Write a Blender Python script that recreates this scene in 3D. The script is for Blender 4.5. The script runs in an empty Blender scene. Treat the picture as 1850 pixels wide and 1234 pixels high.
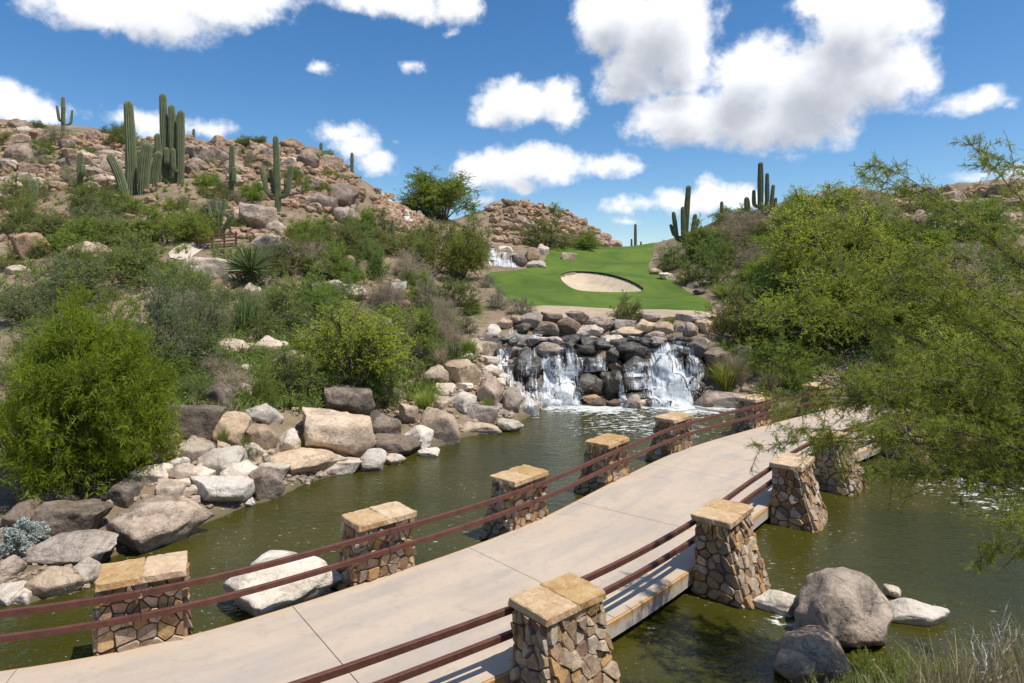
import bpy, bmesh, math, random
import numpy as np
from mathutils import Vector, Matrix, noise as mnoise
from mathutils.geometry import delaunay_2d_cdt

scene = bpy.context.scene
COL = scene.collection
R = math.radians
EYE, FPX, HX, HY = 5.65, 1150.0, 925.0, 510.0
WZ = -0.42                       # level of the pond
rng = np.random.default_rng(7)
random.seed(7)

# ------------------------------------------------------------------ helpers
def link(o, parent=None):
    COL.objects.link(o)
    if parent is not None:
        o.parent = parent
    return o

def tag(o, label=None, cat=None, group=None, kind=None):
    if label: o['label'] = label
    if cat: o['category'] = cat
    if group: o['group'] = group
    if kind: o['kind'] = kind
    return o

def empty(name, loc=(0, 0, 0), rz=0.0):
    o = bpy.data.objects.new(name, None)
    o.empty_display_size = 0.3
    o.location = loc
    o.rotation_euler = (0, 0, rz)
    return link(o)

def mesh_np(name, V, faces, mat=None, smooth=False, attrs=None, uv=None):
    """V (n,3); faces: list of int arrays (m,k)."""
    me = bpy.data.meshes.new(name)
    V = np.asarray(V, dtype=np.float32)
    me.vertices.add(len(V))
    me.vertices.foreach_set('co', V.ravel())
    loops = np.concatenate([np.asarray(f, dtype=np.int32).ravel() for f in faces])
    sizes = np.concatenate([np.full(len(f), np.asarray(f).shape[1], dtype=np.int32) for f in faces])
    starts = np.concatenate([[0], np.cumsum(sizes)[:-1]]).astype(np.int32)
    me.loops.add(len(loops))
    me.loops.foreach_set('vertex_index', loops)
    me.polygons.add(len(sizes))
    me.polygons.foreach_set('loop_start', starts)
    me.update(calc_edges=True)
    me.polygons.foreach_set('use_smooth', np.full(len(sizes), bool(smooth)))
    for k, a in (attrs or {}).items():
        a = np.asarray(a, dtype=np.float32)
        if a.ndim == 1:
            at = me.attributes.new(k, 'FLOAT', 'POINT'); at.data.foreach_set('value', a)
        else:
            at = me.attributes.new(k, 'FLOAT_COLOR', 'POINT'); at.data.foreach_set('color', a.ravel())
    if uv is not None:
        l = me.uv_layers.new(name='UVMap')
        l.data.foreach_set('uv', np.asarray(uv, dtype=np.float32)[loops].ravel())
    if mat: me.materials.append(mat)
    me.validate()
    return me

def obj(name, me, parent=None):
    return link(bpy.data.objects.new(name, me), parent)

def bm_mesh(name, bm, mat=None, smooth=False):
    me = bpy.data.meshes.new(name)
    bm.normal_update()
    bm.to_mesh(me); bm.free()
    if smooth:
        for p in me.polygons: p.use_smooth = True
    if mat: me.materials.append(mat)
    return me

def copy_tree(o, parent=None):
    c = o.copy(); COL.objects.link(c); c.parent = parent
    for ch in o.children:
        copy_tree(ch, c)
    return c

def nrm(a):
    return a / np.maximum(np.linalg.norm(a, axis=-1, keepdims=True), 1e-9)

# ------------------------------------------------------------------ materials
class NT:
    def __init__(s, name):
        s.m = bpy.data.materials.new(name); s.m.use_nodes = True
        s.t = s.m.node_tree; s.n = s.t.nodes; s.n.clear()
        s.out = s.n.new('ShaderNodeOutputMaterial')
    def new(s, typ, **kw):
        n = s.n.new(typ)
        for k, v in kw.items():
            if k in n.inputs: s.set(n, k, v)
            else: setattr(n, k, v)
        return n
    def set(s, n, k, v):
        if isinstance(v, bpy.types.NodeSocket): s.t.links.new(v, n.inputs[k])
        else: n.inputs[k].default_value = v
    def noise(s, vec, scale, detail=4, rough=0.55, dist=0.0):
        n = s.new('ShaderNodeTexNoise', Scale=scale, Detail=detail, Roughness=rough, Distortion=dist)
        if vec is not None: s.set(n, 'Vector', vec)
        return n.outputs['Fac']
    def ramp(s, fac, stops, interp='LINEAR'):
        n = s.new('ShaderNodeValToRGB'); s.set(n, 'Fac', fac)
        cr = n.color_ramp; cr.interpolation = interp
        while len(cr.elements) < len(stops): cr.elements.new(0.5)
        for e, (p, c) in zip(cr.elements, stops):
            e.position = p; e.color = c if len(c) == 4 else (*c, 1)
        return n.outputs['Color']
    def mix(s, f, a, b, typ='MIX'):
        n = s.new('ShaderNodeMix'); n.data_type = 'RGBA'; n.blend_type = typ
        for i, v in ((0, f), (6, a), (7, b)):
            if isinstance(v, bpy.types.NodeSocket): s.t.links.new(v, n.inputs[i])
            elif i == 0: n.inputs[0].default_value = v
            else: n.inputs[i].default_value = v if len(v) == 4 else (*v, 1)
        return n.outputs[2]
    def math(s, op, a, b=0.0, c=0.0, clamp=False):
        n = s.new('ShaderNodeMath'); n.operation = op; n.use_clamp = clamp
        for i, v in enumerate((a, b, c)):
            if isinstance(v, bpy.types.NodeSocket): s.t.links.new(v, n.inputs[i])
            else: n.inputs[i].default_value = v
        return n.outputs[0]
    def step(s, x, a, b, lo=0.0, hi=1.0):
        n = s.new('ShaderNodeMapRange'); n.interpolation_type = 'SMOOTHSTEP'
        for k, v in (('Value', x), ('From Min', a), ('From Max', b), ('To Min', lo), ('To Max', hi)): s.set(n, k, v)
        return n.outputs[0]
    def vec(s, kind='Object'):
        return s.new('ShaderNodeTexCoord').outputs[kind]
    def pos(s):
        return s.new('ShaderNodeNewGeometry').outputs['Position']
    def mapping(s, v, scale=(1, 1, 1), rot=(0, 0, 0), loc=(0, 0, 0)):
        n = s.new('ShaderNodeMapping'); s.set(n, 'Vector', v)
        n.inputs['Scale'].default_value = scale; n.inputs['Rotation'].default_value = rot
        n.inputs['Location'].default_value = loc
        return n.outputs[0]
    def attr(s, name, typ='GEOMETRY'):
        n = s.new('ShaderNodeAttribute'); n.attribute_name = name; n.attribute_type = typ
        return n
    def bump(s, h, strength=0.5, dist=0.05, normal=None):
        n = s.new('ShaderNodeBump', Strength=strength, Distance=dist); s.set(n, 'Height', h)
        if normal is not None: s.set(n, 'Normal', normal)
        return n.outputs[0]
    def bsdf(s, color, rough=0.8, normal=None, spec=0.3, **kw):
        n = s.new('ShaderNodeBsdfPrincipled')
        s.set(n, 'Base Color', color if isinstance(color, bpy.types.NodeSocket) else (*color[:3], 1))
        s.set(n, 'Roughness', rough); s.set(n, 'Specular IOR Level', spec)
        if normal is not None: s.set(n, 'Normal', normal)
        for k, v in kw.items(): s.set(n, k, v)
        return n
    def done(s, sh):
        s.t.links.new(sh.outputs[0] if hasattr(sh, 'outputs') else sh, s.out.inputs['Surface'])
        return s.m

def rock_material(name, c0, c1, stain, wet=False, bumpd=0.06):
    t = NT(name)
    p = t.pos()
    info = t.new('ShaderNodeObjectInfo')
    off = t.new('ShaderNodeVectorMath'); off.operation = 'ADD'
    comb = t.new('ShaderNodeCombineXYZ')
    r = t.math('MULTIPLY', info.outputs['Random'], 37.0)
    for i in range(3): t.t.links.new(r, comb.inputs[i])
    t.t.links.new(p, off.inputs[0]); t.t.links.new(comb.outputs[0], off.inputs[1])
    v = off.outputs[0]
    n1 = t.noise(v, 1.3, 6, 0.62, 0.6)
    col = t.ramp(n1, [(0.36, c0), (0.62, c1)])
    n2 = t.noise(v, 0.9, 7, 0.68, 1.2)
    col = t.mix(t.step(n2, 0.48, 0.62, 0, 0.85), col, (*stain, 1))
    n3 = t.noise(v, 14, 5, 0.7)
    col = t.mix(t.step(n3, 0.35, 0.7, 0.0, 0.35), col, (c1[0] * 1.25, c1[1] * 1.22, c1[2] * 1.15, 1))
    n3b = t.noise(v, 5, 6, 0.75, 0.8)
    col = t.mix(t.step(n3b, 0.52, 0.66, 0.0, 0.6), col, (stain[0] * .8, stain[1] * .8, stain[2] * .8, 1))
    # each boulder its own tone
    hs = t.new('ShaderNodeHueSaturation'); t.set(hs, 'Color', col)
    t.set(hs, 'Value', t.math('MULTIPLY_ADD', info.outputs['Random'], 0.45, 0.78))
    t.set(hs, 'Saturation', t.math('MULTIPLY_ADD', t.math('FRACT', t.math('MULTIPLY', info.outputs['Random'], 7.31)), 0.4, 0.8))
    # cracks
    vo = t.new('ShaderNodeTexVoronoi', Scale=0.9); vo.feature = 'DISTANCE_TO_EDGE'
    wv = t.new('ShaderNodeVectorMath'); wv.operation = 'ADD'
    nz = t.new('ShaderNodeTexNoise', Scale=1.7, Detail=5); t.set(nz, 'Vector', v)
    t.t.links.new(v, wv.inputs[0]); t.t.links.new(nz.outputs['Color'], wv.inputs[1])
    t.set(vo, 'Vector', wv.outputs[0])
    crack = t.math('MAXIMUM', t.step(vo.outputs['Distance'], 0.0, 0.022), t.step(t.noise(v, 0.7, 3), 0.42, 0.5))
    h = t.math('ADD', t.math('MULTIPLY', t.noise(v, 4, 8, 0.66), 1.0), t.math('MULTIPLY', crack, 0.10))
    colf = t.mix(t.math('MULTIPLY_ADD', crack, -0.3, 0.3), hs.outputs[0], (0.05, 0.04, 0.035, 1))
    nb = t.bump(h, 1.0, bumpd * 1.5)
    if wet:
        b = t.bsdf(colf, t.step(n1, 0.3, 0.7, 0.16, 0.5), nb, 0.5)
    else:
        b = t.bsdf(colf, 0.88, nb, 0.2)
    return t.done(b)

ROCK = {
    'tan':   rock_material('rock_tan', (0.41, 0.305, 0.21), (0.58, 0.465, 0.345), (0.28, 0.21, 0.155)),
    'pale':  rock_material('rock_pale', (0.52, 0.43, 0.33), (0.66, 0.58, 0.47), (0.36, 0.29, 0.225)),
    'grey':  rock_material('rock_grey', (0.30, 0.235, 0.185), (0.46, 0.375, 0.305), (0.15, 0.12, 0.10)),
    'dark':  rock_material('rock_dark', (0.10, 0.078, 0.058), (0.235, 0.185, 0.14), (0.05, 0.04, 0.032)),
    'brown': rock_material('rock_brown', (0.24, 0.165, 0.115), (0.36, 0.265, 0.19), (0.12, 0.088, 0.07)),
    'rust':  rock_material('rock_rust', (0.34, 0.20, 0.11), (0.46, 0.34, 0.24), (0.2, 0.13, 0.09)),
    'wet':   rock_material('rock_wet', (0.035, 0.030, 0.022), (0.13, 0.112, 0.085), (0.018, 0.016, 0.013), wet=True),
    'mottled': rock_material('rock_mottled', (0.30, 0.225, 0.165), (0.52, 0.41, 0.31), (0.13, 0.10, 0.085), bumpd=0.09),
    'hill':  rock_material('rock_hill', (0.27, 0.185, 0.13), (0.47, 0.345, 0.255), (0.14, 0.10, 0.08), bumpd=0.12),
}

def leaf_material(name, ca, cb, transl=0.3, rough=0.6):
    t = NT(name)
    a = t.attr('tint').outputs['Fac']
    info = t.new('ShaderNodeObjectInfo')
    col = t.ramp(a, [(0.0, ca), (1.0, cb)])
    hs = t.new('ShaderNodeHueSaturation'); t.set(hs, 'Color', col)
    t.set(hs, 'Value', t.math('MULTIPLY_ADD', info.outputs['Random'], 0.5, 0.75))
    t.set(hs, 'Hue', t.math('MULTIPLY_ADD', t.math('FRACT', t.math('MULTIPLY', info.outputs['Random'], 5.7)), 0.03, 0.485))
    b = t.bsdf(hs.outputs[0], rough, None, 0.25)
    tr = t.new('ShaderNodeBsdfTranslucent'); t.set(tr, 'Color', hs.outputs[0])
    mx = t.new('ShaderNodeMixShader'); mx.inputs[0].default_value = transl
    t.t.links.new(b.outputs[0], mx.inputs[1]); t.t.links.new(tr.outputs[0], mx.inputs[2])
    return t.done(mx)

LEAF = {
    'willow':   leaf_material('leaf_willow', (0.18, 0.235, 0.014), (0.43, 0.49, 0.034), 0.55),
    'verde':    leaf_material('leaf_verde', (0.18, 0.255, 0.03), (0.38, 0.46, 0.08), 0.55),
    'mesquite': leaf_material('leaf_mesquite', (0.30, 0.39, 0.025), (0.56, 0.64, 0.07), 0.6),
    'creosote': leaf_material('leaf_creosote', (0.15, 0.215, 0.04), (0.33, 0.41, 0.09), 0.5),
    'olive':    leaf_material('leaf_olive', (0.20, 0.22, 0.055), (0.38, 0.39, 0.12), 0.5),
    'sage':     leaf_material('leaf_sage', (0.24, 0.25, 0.13), (0.43, 0.43, 0.26), 0.35),
    'greygreen':leaf_material('leaf_greygreen', (0.19, 0.25, 0.08), (0.38, 0.44, 0.18), 0.5),
    'silver':   leaf_material('leaf_silver', (0.30, 0.34, 0.30), (0.48, 0.52, 0.46), 0.2),
    'yucca':    leaf_material('leaf_yucca', (0.10, 0.15, 0.045), (0.24, 0.30, 0.11), 0.2),
    'straw':    leaf_material('leaf_straw', (0.30, 0.24, 0.13), (0.52, 0.45, 0.28), 0.3),
    'grass':    leaf_material('leaf_grass', (0.18, 0.25, 0.03), (0.42, 0.46, 0.10), 0.45),
    'dry':      leaf_material('leaf_dry', (0.42, 0.31, 0.19), (0.62, 0.49, 0.33), 0.3),
}

def bark_material(name, c0, c1, sc=18):
    t = NT(name)
    v = t.vec('Object')
    n = t.noise(v, sc, 5, 0.6)
    return t.done(t.bsdf(t.ramp(n, [(0.3, c0), (0.7, c1)]), 0.85, t.bump(n, 0.4, 0.01), 0.2))
BARK = bark_material('bark_brown', (0.075, 0.058, 0.045), (0.17, 0.135, 0.105))
TWIG = bark_material('bark_grey', (0.26, 0.20, 0.145), (0.44, 0.36, 0.275))
BONE = bark_material('bleached_wood', (0.42, 0.38, 0.33), (0.62, 0.58, 0.52))

# ------------------------------------------------------------------ layout functions
def P(px, py, d):
    return np.array([(px - HX) / FPX * d, d, EYE - (py - HY) / FPX * d])
def W(px, py, z=WZ):
    d = FPX * (EYE - z) / (py - HY)
    return ((px - HX) / FPX * d, d)

def in_poly(x, y, poly):
    x = np.asarray(x); y = np.asarray(y)
    inside = np.zeros(x.shape, bool)
    n = len(poly)
    for i in range(n):
        x1, y1 = poly[i]; x2, y2 = poly[(i + 1) % n]
        c = ((y1 > y) != (y2 > y))
        with np.errstate(divide='ignore', invalid='ignore'):
            xi = (x2 - x1) * (y - y1) / (y2 - y1 + 1e-12) + x1
        inside ^= c & (x < xi)
    return inside
def d_poly(x, y, poly):
    best = np.full(np.shape(x), 1e9)
    n = len(poly)
    for i in range(n):
        ax, ay = poly[i]; bx, by = poly[(i + 1) % n]
        dx, dy = bx - ax, by - ay
        t = np.clip(((x - ax) * dx + (y - ay) * dy) / (dx * dx + dy * dy + 1e-12), 0, 1)
        best = np.minimum(best, np.hypot(x - ax - t * dx, y - ay - t * dy))
    return best
def fbm2(x, y, sc, seed=0, oct=4):
    """cheap value noise, vectorised"""
    out = np.zeros(np.shape(x)); amp = 0.5
    for o in range(oct):
        X = x / sc + 17.3 * seed + 3.1 * o; Y = y / sc - 9.7 * seed + 5.7 * o
        xi = np.floor(X); yi = np.floor(Y); fx = X - xi; fy = Y - yi
        fx = fx * fx * (3 - 2 * fx); fy = fy * fy * (3 - 2 * fy)
        def h(a, b):
            s = np.sin(a * 127.1 + b * 311.7 + seed * 13.7) * 43758.5453
            return s - np.floor(s)
        v = (h(xi, yi) * (1 - fx) + h(xi + 1, yi) * fx) * (1 - fy) + (h(xi, yi + 1) * (1 - fx) + h(xi + 1, yi + 1) * fx) * fy
        out += amp * (v - 0.5); amp *= 0.5; sc = sc * 0.5
    return out

# ------------------------------------------------------------------ terrain
POOL = [(-40, 6), (-20, 9.2), (-14, 10.6), W(0, 1096), W(60, 1088), W(150, 1068), W(190, 1012), W(345, 957), W(440, 917), W(505, 899),
        W(560, 870), W(645, 850), W(700, 830), W(790, 809), W(830, 792), W(905, 779), W(950, 757), W(985, 738), (2.2, 32.7), (5.5, 33.0), (9.2, 32.7),
        W(1270, 731), W(1350, 739), W(1420, 739), (15.8, 29.6), (17.5, 27), (20, 24), (24, 20), (26, 15), (20, 11), (13, 9.3),
        (8.5, 8.5), (5, 8.3), (2, 8.0), (-3, 5.5), (-8, 2.5), (-20, -3), (-40, -6)]
CP = [(0, 980, 14.5), (100, 900, 16.5), (0, 800, 19), (150, 800, 18.5), (300, 790, 18.8), (300, 700, 23), (0, 690, 23), (150, 600, 28),
      (0, 550, 31), (300, 600, 28.5), (440, 800, 20), (450, 700, 24.5), (450, 610, 29), (600, 760, 23.5), (600, 690, 27), (600, 620, 31),
      (700, 760, 25.3), (700, 680, 29.5), (700, 600, 34.5), (820, 720, 27.5), (840, 640, 31.5), (860, 600, 34.5), (880, 560, 38.5),
      (300, 500, 35), (150, 470, 36.5), (0, 470, 37), (450, 500, 37), (600, 520, 38.5), (720, 520, 42), (820, 520, 46),
      (0, 400, 44), (150, 400, 43.5), (300, 420, 41.5), (400, 440, 41), (500, 420, 45), (600, 440, 46), (700, 450, 53), (800, 450, 57), (870, 480, 54),
      (60, 330, 54), (240, 350, 52), (320, 325, 54), (430, 345, 55), (500, 385, 52), (580, 370, 56), (650, 390, 60), (730, 400, 66), (800, 400, 71), (860, 430, 68),
      (0, 270, 61), (150, 270, 61), (300, 280, 60), (450, 290, 62), (560, 300, 62), (640, 320, 66),
      (0, 222, 68), (110, 236, 68), (250, 246, 67), (400, 256, 67), (520, 264, 67), (600, 292, 68), (660, 330, 71), (720, 372, 77), (800, 394, 77), (870, 428, 80),
      (860, 390, 125), (960, 368, 125), (1040, 392, 122), (1100, 434, 120), (1130, 456, 120), (900, 455, 95), (1000, 455, 92),
      (950, 555, 40), (1100, 557, 40.5), (1285, 566, 38.5), (900, 525, 45), (890, 495, 51), (1000, 500, 52), (1100, 500, 52), (1200, 510, 50),
      (1000, 445, 72), (1090, 447, 72), (1180, 447, 70), (1170, 485, 59), (1240, 530, 47), (1300, 545, 43),
      (930, 580, 36.5), (1080, 582, 36.5), (1250, 584, 36), (920, 622, 35), (1050, 622, 35), (1200, 624, 34.7),
      (910, 629, 34.0), (1050, 629, 34.0), (1230, 626, 34.0), (960, 690, 33.2), (1080, 690, 33.2), (1220, 690, 33.2),
      (1300, 620, 34.5), (1330, 690, 32), (1420, 690, 31.7), (1500, 690, 31), (1560, 715, 30),
      (1300, 525, 46), (1330, 500, 50), (1270, 480, 57), (1210, 460, 66), (1250, 435, 64), (1330, 425, 60), (1400, 480, 53), (1400, 400, 64),
      (1310, 397, 67), (1450, 366, 65), (1520, 342, 65), (1600, 355, 62), (1660, 362, 62), (1760, 336, 62), (1850, 332, 60),
      (1500, 450, 52), (1650, 450, 48), (1850, 450, 45), (1450, 560, 42), (1600, 560, 38.5), (1850, 560, 36), (1450, 630, 35.5),
      (1600, 640, 32.5), (1750, 640, 31), (1850, 650, 29), (1700, 720, 27), (1850, 740, 24.5)]
CW = [(-70, 90, 20), (-45, 92, 18), (-25, 95, 16), (-90, 75, 24), (6, 86, 8.3), (15, 86, 8.3), (10, 108, 7), (25, 90, 8.5), (40, 92, 11), (62, 84, 12),
      (45, 45, 9), (62, 52, 14), (36, 29, 3.6), (31, 18, 1.4), (-45, 30, 6), (-62, 45, 15), (-30, 15, 1.4), (-75, 65, 24), (-40, 20, 2),
      (0, 0, 4), (-8, -2, 3), (10, 0, 4.2), (20, 4, 3), (6, 6.4, 1.95), (3.2, 6.0, 1.55), (10, 7, 1.9), (4.5, 5, 2.5), (7.5, 5.5, 2.3), (0, 5, 0.5), (-3, 3, 0.8), (0, -10, 5), (20, -10, 5), (-20, -10, 3),
      (-10, 140, 10), (20, 140, 6), (-40, 130, 12), (60, 120, 8)]
_c = np.array([P(*c) for c in CP] + [np.array(c, float) for c in CW])
_pw = np.array(POOL)
_ps = np.column_stack([_pw, np.full(len(_pw), WZ)])[2:-2]
_c = np.vstack([_c, _ps])
def _phi(r2):
    return 0.5 * r2 * np.log(r2 + 1e-9)
_n = len(_c)
_A = np.zeros((_n + 3, _n + 3))
_d2 = ((_c[:, None, :2] - _c[None, :, :2]) ** 2).sum(-1)
_A[:_n, :_n] = _phi(_d2) + np.eye(_n) * 1.2
_A[:_n, _n] = 1; _A[:_n, _n + 1:] = _c[:, :2]; _A[_n, :_n] = 1; _A[_n + 1:, :_n] = _c[:, :2].T
_w = np.linalg.solve(_A, np.concatenate([_c[:, 2], np.zeros(3)]))
def tps(x, y):
    x = np.asarray(x, float); y = np.asarray(y, float)
    z = _w[_n] + _w[_n + 1] * x + _w[_n + 2] * y
    for i in range(_n):
        z = z + _w[i] * _phi((x - _c[i, 0]) ** 2 + (y - _c[i, 1]) ** 2)
    return z

def crude(px, py, zf):
    d = np.geomspace(3, 170, 1500)
    x = (px - HX) / FPX * d; z = EYE - (py - HY) / FPX * d
    k = np.nonzero(z <= zf(x, d))[0]
    i = k[0] if len(k) else len(d) - 1
    return x[i], d[i]

def dense(poly, step):
    out = []
    for i in range(len(poly)):
        a = np.array(poly[i]); b = np.array(poly[(i + 1) % len(poly)])
        n = max(1, int(np.linalg.norm(b - a) / step))
        for k in range(n): out.append(tuple(a + (b - a) * k / n))
    return out
def smooth_poly(poly, it=2):
    p = np.array(poly)
    for _ in range(it):
        q = np.roll(p, -1, 0)
        p = np.stack([p * .75 + q * .25, p * .25 + q * .75], 1).reshape(-1, 2)
    return [tuple(v) for v in p]
GREEN_PX = [(984, 449), (992, 462), (970, 481), (940, 489), (878, 492), (884, 508), (906, 532), (930, 546), (962, 553), (1000, 555), (1060, 556),
            (1100, 558), (1200, 563), (1284, 567), (1290, 549), (1250, 531), (1205, 503), (1168, 487), (1178, 467), (1194, 451), (1100, 450)]
GREEN = [crude(a, b, tps) for a, b in GREEN_PX]
# carry the turf over its crest
_g = [i for i, q in enumerate(GREEN_PX) if q[1] < 452]
GREEN = [(x * 1.12, 79.0) if i in _g else (x, y) for i, (x, y) in enumerate(GREEN)]
GREEN = smooth_poly(GREEN, 2)
BUNK_PX = [(1011, 503), (1016, 495), (1040, 491), (1080, 493), (1118, 501), (1150, 513), (1169, 527), (1130, 530), (1080, 529), (1042, 527), (1022, 516)]
BUNK = smooth_poly([crude(a, b, tps) for a, b in BUNK_PX], 2)

def base_z(x, y):
    z = tps(x, y)
    far = np.clip((np.hypot(x * 0.8, y - 40) - 110) / 60, 0, 1)
    far = far * far * (3 - 2 * far)
    z = np.clip(z, -3, 30)
    z = z * (1 - far) + 3.0 * far
    ing = in_poly(x, y, GREEN)
    dg = d_poly(x, y, GREEN)
    damp = np.where(ing, 0.0, np.clip(dg / 3, 0, 1))
    rough = np.clip((z - 2.0) / 8, 0.1, 1)
    z = z + (fbm2(x, y, 9, 1) * 1.6 + fbm2(x, y, 2.4, 2) * 0.7) * damp * rough * (1 - far)
    # the pond basin
    inp = in_poly(x, y, POOL); dp = d_poly(x, y, POOL)
    z = np.where(inp, np.minimum(WZ - 0.04 - 0.45 * np.minimum(dp, 3), np.inf), np.maximum(z, WZ + 0.05 + 0.12 * np.minimum(dp, 4)))
    inb = in_poly(x, y, BUNK); db = d_poly(x, y, BUNK)
    z = np.where(inb, z - np.minimum(db, 1.2) * 1.5, z)
    return z

S0 = 18.0
_s = np.concatenate([np.geomspace(4, 225, 600), np.geomspace(240, 6000, 26)])
_u = np.concatenate([[-40, -15, -6, -3, -2], np.linspace(-1.6, 1.6, 581), [2, 3, 6, 15, 40]])
_SS, _UU = np.meshgrid(_s, _u, indexing='ij')
_X = _SS * _UU; _Y = _SS - S0
_Z = base_z(_X, _Y)

def ground(x, y):
    x = np.asarray(x, float); y = np.asarray(y, float)
    s = np.maximum(y + S0, 4.01); u = x / s
    i = np.clip(np.searchsorted(_s, s) - 1, 0, len(_s) - 2); j = np.clip(np.searchsorted(_u, u) - 1, 0, len(_u) - 2)
    fs = np.clip((s - _s[i]) / (_s[i + 1] - _s[i]), 0, 1); fu = np.clip((u - _u[j]) / (_u[j + 1] - _u[j]), 0, 1)
    return (_Z[i, j] * (1 - fu) + _Z[i, j + 1] * fu) * (1 - fs) + (_Z[i + 1, j] * (1 - fu) + _Z[i + 1, j + 1] * fu) * fs
def land(x, y):
    return np.maximum(ground(x, y), WZ)
_D = np.geomspace(3, 170, 1800)
def hit(px, py):
    """where a line of sight meets the land or the pond"""
    x = (px - HX) / FPX * _D; z = EYE - (py - HY) / FPX * _D
    k = np.nonzero(z <= land(x, _D))[0]
    if not len(k): return None
    d = _D[k[0]]
    return np.array([(px - HX) / FPX * d, d, float(land((px - HX) / FPX * d, d))])

def build_terrain():
    ni, nj = _SS.shape
    V = np.column_stack([_X.ravel(), _Y.ravel(), _Z.ravel()])
    a = (np.arange(ni - 1)[:, None] * nj + np.arange(nj - 1)[None, :]).ravel()
    F = np.column_stack([a, a + 1, a + nj + 1, a + nj])
    t = NT('desert_soil')
    p = t.pos()
    n1 = t.noise(p, 0.35, 6, 0.6, 0.5); n2 = t.noise(p, 2.5, 6, 0.65); n3 = t.noise(p, 16, 5, 0.7)
    col = t.ramp(n1, [(0.3, (0.165, 0.118, 0.078)), (0.55, (0.265, 0.192, 0.125)), (0.75, (0.36, 0.27, 0.18))])
    col = t.mix(t.step(n2, 0.45, 0.68, 0, 0.7), col, (0.16, 0.125, 0.085, 1))
    col = t.mix(t.step(n3, 0.5, 0.7, 0, 0.5), col, (0.46, 0.38, 0.29, 1))
    gr = t.noise(p, 0.8, 6, 0.7, 0.4)
    col = t.mix(t.step(gr, 0.52, 0.64, 0, 0.65), col, (0.105, 0.12, 0.04, 1))
    # wet, silty bed below the waterline
    z = t.new('ShaderNodeSeparateXYZ'); t.set(z, 0, p)
    col = t.mix(t.step(z.outputs[2], WZ - 0.02, WZ + 0.28, 1, 0), col, (0.13, 0.105, 0.06, 1))
    h = t.math('ADD', t.math('MULTIPLY', n2, 0.5), t.math('MULTIPLY', n3, 0.35))
    m = t.done(t.bsdf(col, 0.92, t.bump(h, 0.8, 0.12), 0.15))
    o = obj('terrain', mesh_np('terrain', V, [F], m, True))
    tag(o, kind='structure')
build_terrain()

def patch(name, poly, step, mat, zfun, hole=None, smooth=True):
    """a sheet over the land inside an outline"""
    pb = dense(poly, step)
    xs = [q[0] for q in poly]; ys = [q[1] for q in poly]
    gx, gy = np.meshgrid(np.arange(min(xs), max(xs), step), np.arange(min(ys), max(ys), step * 1.15))
    gx = gx.ravel() + rng.uniform(-.1, .1, gx.size) * step; gy = gy.ravel()
    k = in_poly(gx, gy, poly) & (d_poly(gx, gy, poly) > step * 0.5)
    hb = []
    if hole:
        k &= ~(in_poly(gx, gy, hole) | (d_poly(gx, gy, hole) < step * 0.4)); hb = dense(hole, step * 0.5)
    pts = [Vector(q) for q in pb] + [Vector(q) for q in hb] + [Vector((a, b)) for a, b in zip(gx[k], gy[k])]
    n = len(pb); m = len(hb)
    ed = [(i, (i + 1) % n) for i in range(n)] + [(n + i, n + (i + 1) % m) for i in range(m)]
    v, e, f, *_ = delaunay_2d_cdt(pts, ed, [], 1, 1e-5)
    v = np.array([(q.x, q.y) for q in v]); f = np.array([list(t) for t in f])
    if hole:
        c = v[f].mean(1); f = f[~in_poly(c[:, 0], c[:, 1], hole)]
    z = zfun(v[:, 0], v[:, 1])
    me = mesh_np(name, np.column_stack([v, z]), [f], mat, smooth)
    return obj(name, me)

def turf_material():
    t = NT('mown_turf'); p = t.pos()
    n1 = t.noise(p, 0.22, 5, 0.65, 0.8); n2 = t.noise(t.mapping(p, (0.5, 1.6, 1)), 1.2, 6, 0.7); n3 = t.noise(p, 22, 3, 0.6)
    col = t.ramp(n1, [(0.36, (0.056, 0.105, 0.009)), (0.64, (0.13, 0.195, 0.02))])
    col = t.mix(t.step(n2, 0.4, 0.7, 0, 0.5), col, (0.12, 0.17, 0.022, 1))
    col = t.mix(t.step(n3, 0.4, 0.7, 0, 0.4), col, (0.045, 0.08, 0.008, 1))
    return t.done(t.bsdf(col, 0.75, t.bump(n3, 0.6, 0.06), 0.2))
def sand_material(name, a, b):
    t = NT(name); p = t.pos()
    n1 = t.noise(p, 1.4, 5, 0.6); n3 = t.noise(p, 30, 4, 0.7)
    # raked furrows that fan down the bunker
    w = t.new('ShaderNodeTexWave', Scale=1.1, Distortion=2.0, Detail=2); w.bands_direction = 'X'; t.set(w, 'Vector', t.mapping(p, (1, 0.25, 0.2)))
    col = t.ramp(n1, [(0.3, a), (0.7, b)])
    col = t.mix(t.step(n3, 0.45, 0.7, 0, 0.3), col, (a[0] * .8, a[1] * .8, a[2] * .8, 1))
    h = t.math('ADD', t.math('MULTIPLY', w.outputs['Fac'], 0.08), t.math('MULTIPLY', n3, 0.4))
    return t.done(t.bsdf(col, 0.9, t.bump(h, 0.7, 0.06), 0.15))
SAND = sand_material('bunker_sand', (0.47, 0.37, 0.25), (0.60, 0.49, 0.35))
GRITTY = sand_material('decomposed_granite', (0.36, 0.27, 0.18), (0.50, 0.39, 0.28))
CONC2 = NT('path_concrete')
CONC2 = CONC2.done(CONC2.bsdf((0.55, 0.46, 0.37), 0.85))
def gz(off): return lambda x, y: ground(x, y) + off
g = patch('golf_green', GREEN, 0.55, turf_material(), lambda x, y: base_z(x, y) + 0.07 * np.clip(d_poly(x, y, GREEN) / .5, 0.3, 1) + np.where(in_poly(x, y, BUNK), 0, 0.0), hole=BUNK)
tag(g, kind='structure')
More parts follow.
